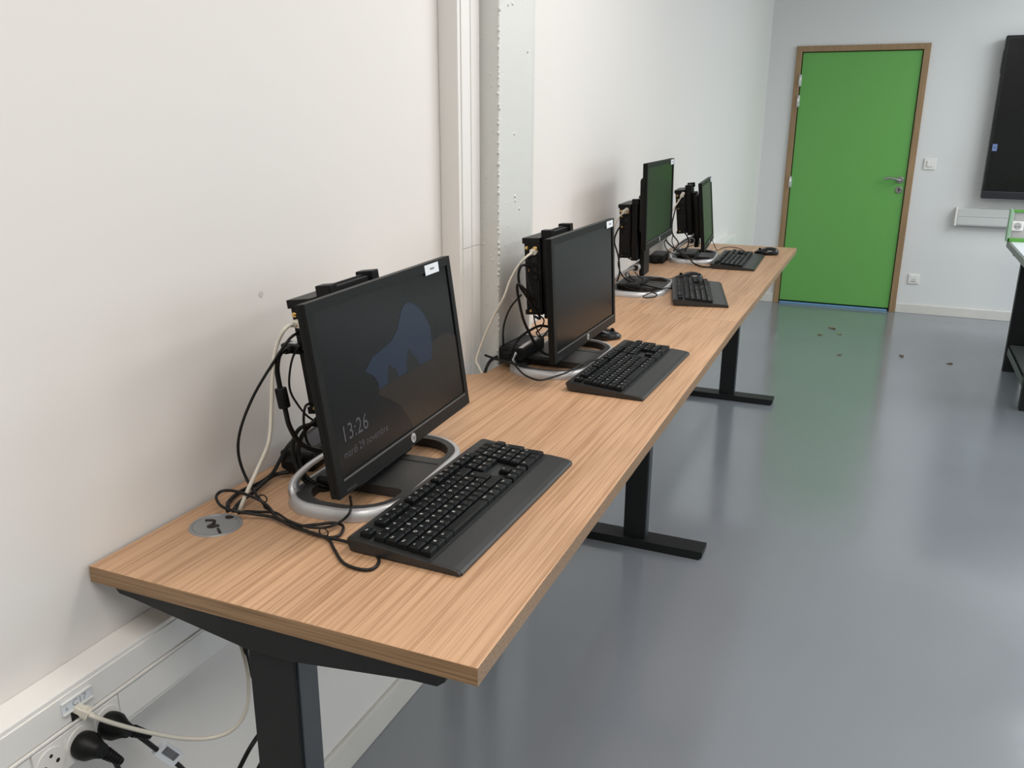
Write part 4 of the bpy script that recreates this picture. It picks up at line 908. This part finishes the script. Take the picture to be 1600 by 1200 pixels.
# ---------------------------------------------------------------- workbench on the right
wb = thing('workbench', (2.25, 4.8, 0), label='white topped workbench with black sheet legs at the right edge', cat='workbench')
def wx(x): return x - 2.25
def wy(y): return y - 4.8
k = MB('benchtop'); k.prism([(wx(1.712), wy(4.02)), (wx(2.9), wy(4.02)), (wx(2.9), wy(5.66)), (wx(1.735), wy(5.66)), (wx(1.712), wy(5.60))], 0.690, 0.693, 'z'); k.build('bench_top', wb, label='white laminate surface')
k = MB('benchedge'); k.prism([(wx(1.70), wy(4.01)), (wx(2.91), wy(4.01)), (wx(2.91), wy(5.67)), (wx(1.73), wy(5.67)), (wx(1.70), wy(5.60))], 0.652, 0.6905, 'z', bev=0.001); k.build('bench_edge', wb, label='grey edge of the top')
for y in (4.12, 4.92):
    k = MB('frameblk', 'steel'); k.box((wx(1.716), wy(y) - 0.006, 0), (wx(1.816), wy(y) + 0.004, 0.654), bev=0.001)
    k.box((wx(1.716), wy(y) - 0.004, 0), (wx(1.722), wy(y) + 0.05, 0.654), bev=0.001)
    for z in (0.33, 0.50): k.cyl((wx(1.79), wy(y) - 0.0055, z), (wx(1.79), wy(y) - 0.008, z), 0.005, n=12, mi=1)
    k.build('leg', wb, label='black folded steel leg')
    k = MB('frameblk', 'steel'); k.box((wx(2.78), wy(y) - 0.006, 0), (wx(2.88), wy(y) + 0.004, 0.654), bev=0.001); k.build('leg', wb)
MB('shelf').box((wx(1.722), wy(4.125), 0.150), (wx(1.84), wy(4.912), 0.163), bev=0.001).box((wx(1.722), wy(4.125), 0.105), (wx(1.728), wy(4.912), 0.163), bev=0.001).build('lower_rail', wb, label='grey-green folded steel rail between the legs')
MB('gap').prism([(wx(1.745) + 0.028 * math.cos(2 * PI * i / 28), wy(5.35) + 0.05 * math.sin(2 * PI * i / 28)) for i in range(28)], 0.628, 0.653, 'z').build('adjuster', wb, label='round black fitting under the top')
pn = thing('socket_panel', (2.25, 5.53, 0.693), label='grey upright panel with a green frame standing on the workbench', cat='panel')
def px_(x): return x - 2.25
MB('benchpanel').box((px_(1.712), -0.006, 0.02), (px_(2.85), 0.012, 0.185)).build('panel_board', pn)
MB('benchgreen').box((px_(1.690), -0.016, 0.0), (px_(2.86), 0.018, 0.024), bev=0.002).build('lower_rail', pn, label='green lower rail')
MB('benchgreen').box((px_(1.700), -0.016, 0.183), (px_(2.86), 0.018, 0.199), bev=0.002).build('upper_rail', pn, label='green upper rail')
MB('benchgreen2').box((px_(1.684), -0.016, 0.0), (px_(1.702), 0.060, 0.199), bev=0.002).build('end_post', pn, label='pale green end post')
k = MB('steel'); k.cyl((px_(1.757), -0.018, 0.191), (px_(1.757), -0.015, 0.191), 0.005, n=12); k.build('screw', pn)
ps = thing('power_socket', (1.734, 5.5235, 0.793), label='cream power socket on the green framed panel', cat='power socket')
MB('pvc2').box((-0.033, -0.012, -0.030), (0.033, 0, 0.030), bev=0.006).build('socket_plate', ps)
k = MB('benchpanel', 'hole'); k.cyl((0, -0.0115, 0.0), (0, -0.0125, 0.0), 0.022, n=28)
for dx in (-0.009, 0.009): k.cyl((dx, -0.0124, -0.004), (dx, -0.0132, -0.004), 0.0038, n=12, mi=1)
k.build('socket_face', ps)

# ---------------------------------------------------------------- dry leaves on the floor
LV = [(0.650, 5.407, 1, 'leftmost dry leaf scrap on the floor before the green door'), (0.696, 5.660, 0, 'dry leaf scrap nearest the green door'),
      (0.724, 5.645, 0, 'dry leaf scrap touching the one nearest the green door'), (0.771, 5.483, 1, 'olive dry leaf scrap right of the leftmost one before the door'),
      (0.805, 4.900, 0, 'brown dry leaf scrap lying nearest the desks'), (1.166, 5.031, 0, 'brown dry leaf scrap in the middle of the floor right of the door'),
      (1.436, 4.957, 0, 'brown dry leaf scrap nearest the workbench')]
random.seed(11)
for (x, y, c, lb) in LV:
    k = MB('leaf2' if c else 'leaf1'); n = 10; ph = random.uniform(0, 6); R_ = 0.022
    prof_ = [R_ * (0.45 + 0.55 * abs(math.cos(a * 1.0))) * random.uniform(.7, 1.1) for a in [2 * PI * i / n for i in range(n)]]
    top = [(r * math.cos(2 * PI * i / n + ph), 0.7 * r * math.sin(2 * PI * i / n + ph), random.uniform(0.002, 0.012)) for i, r in enumerate(prof_)]
    c0 = k.bm.verts.new((0, 0, 0.004)); vs = [k.bm.verts.new(p) for p in top]
    bot = [k.bm.verts.new((p[0], p[1], p[2] - 0.0015)) for p in top]; c1 = k.bm.verts.new((0, 0, 0.0002))
    for i in range(n):
        k.bm.faces.new((c0, vs[i], vs[(i + 1) % n])); k.bm.faces.new((c1, bot[(i + 1) % n], bot[i])); k.bm.faces.new((vs[i], bot[i], bot[(i + 1) % n], vs[(i + 1) % n]))
    k.build('dry_leaf', loc=(x, y, 0), label=lb, cat='leaf', group='dry leaf scraps on the floor')
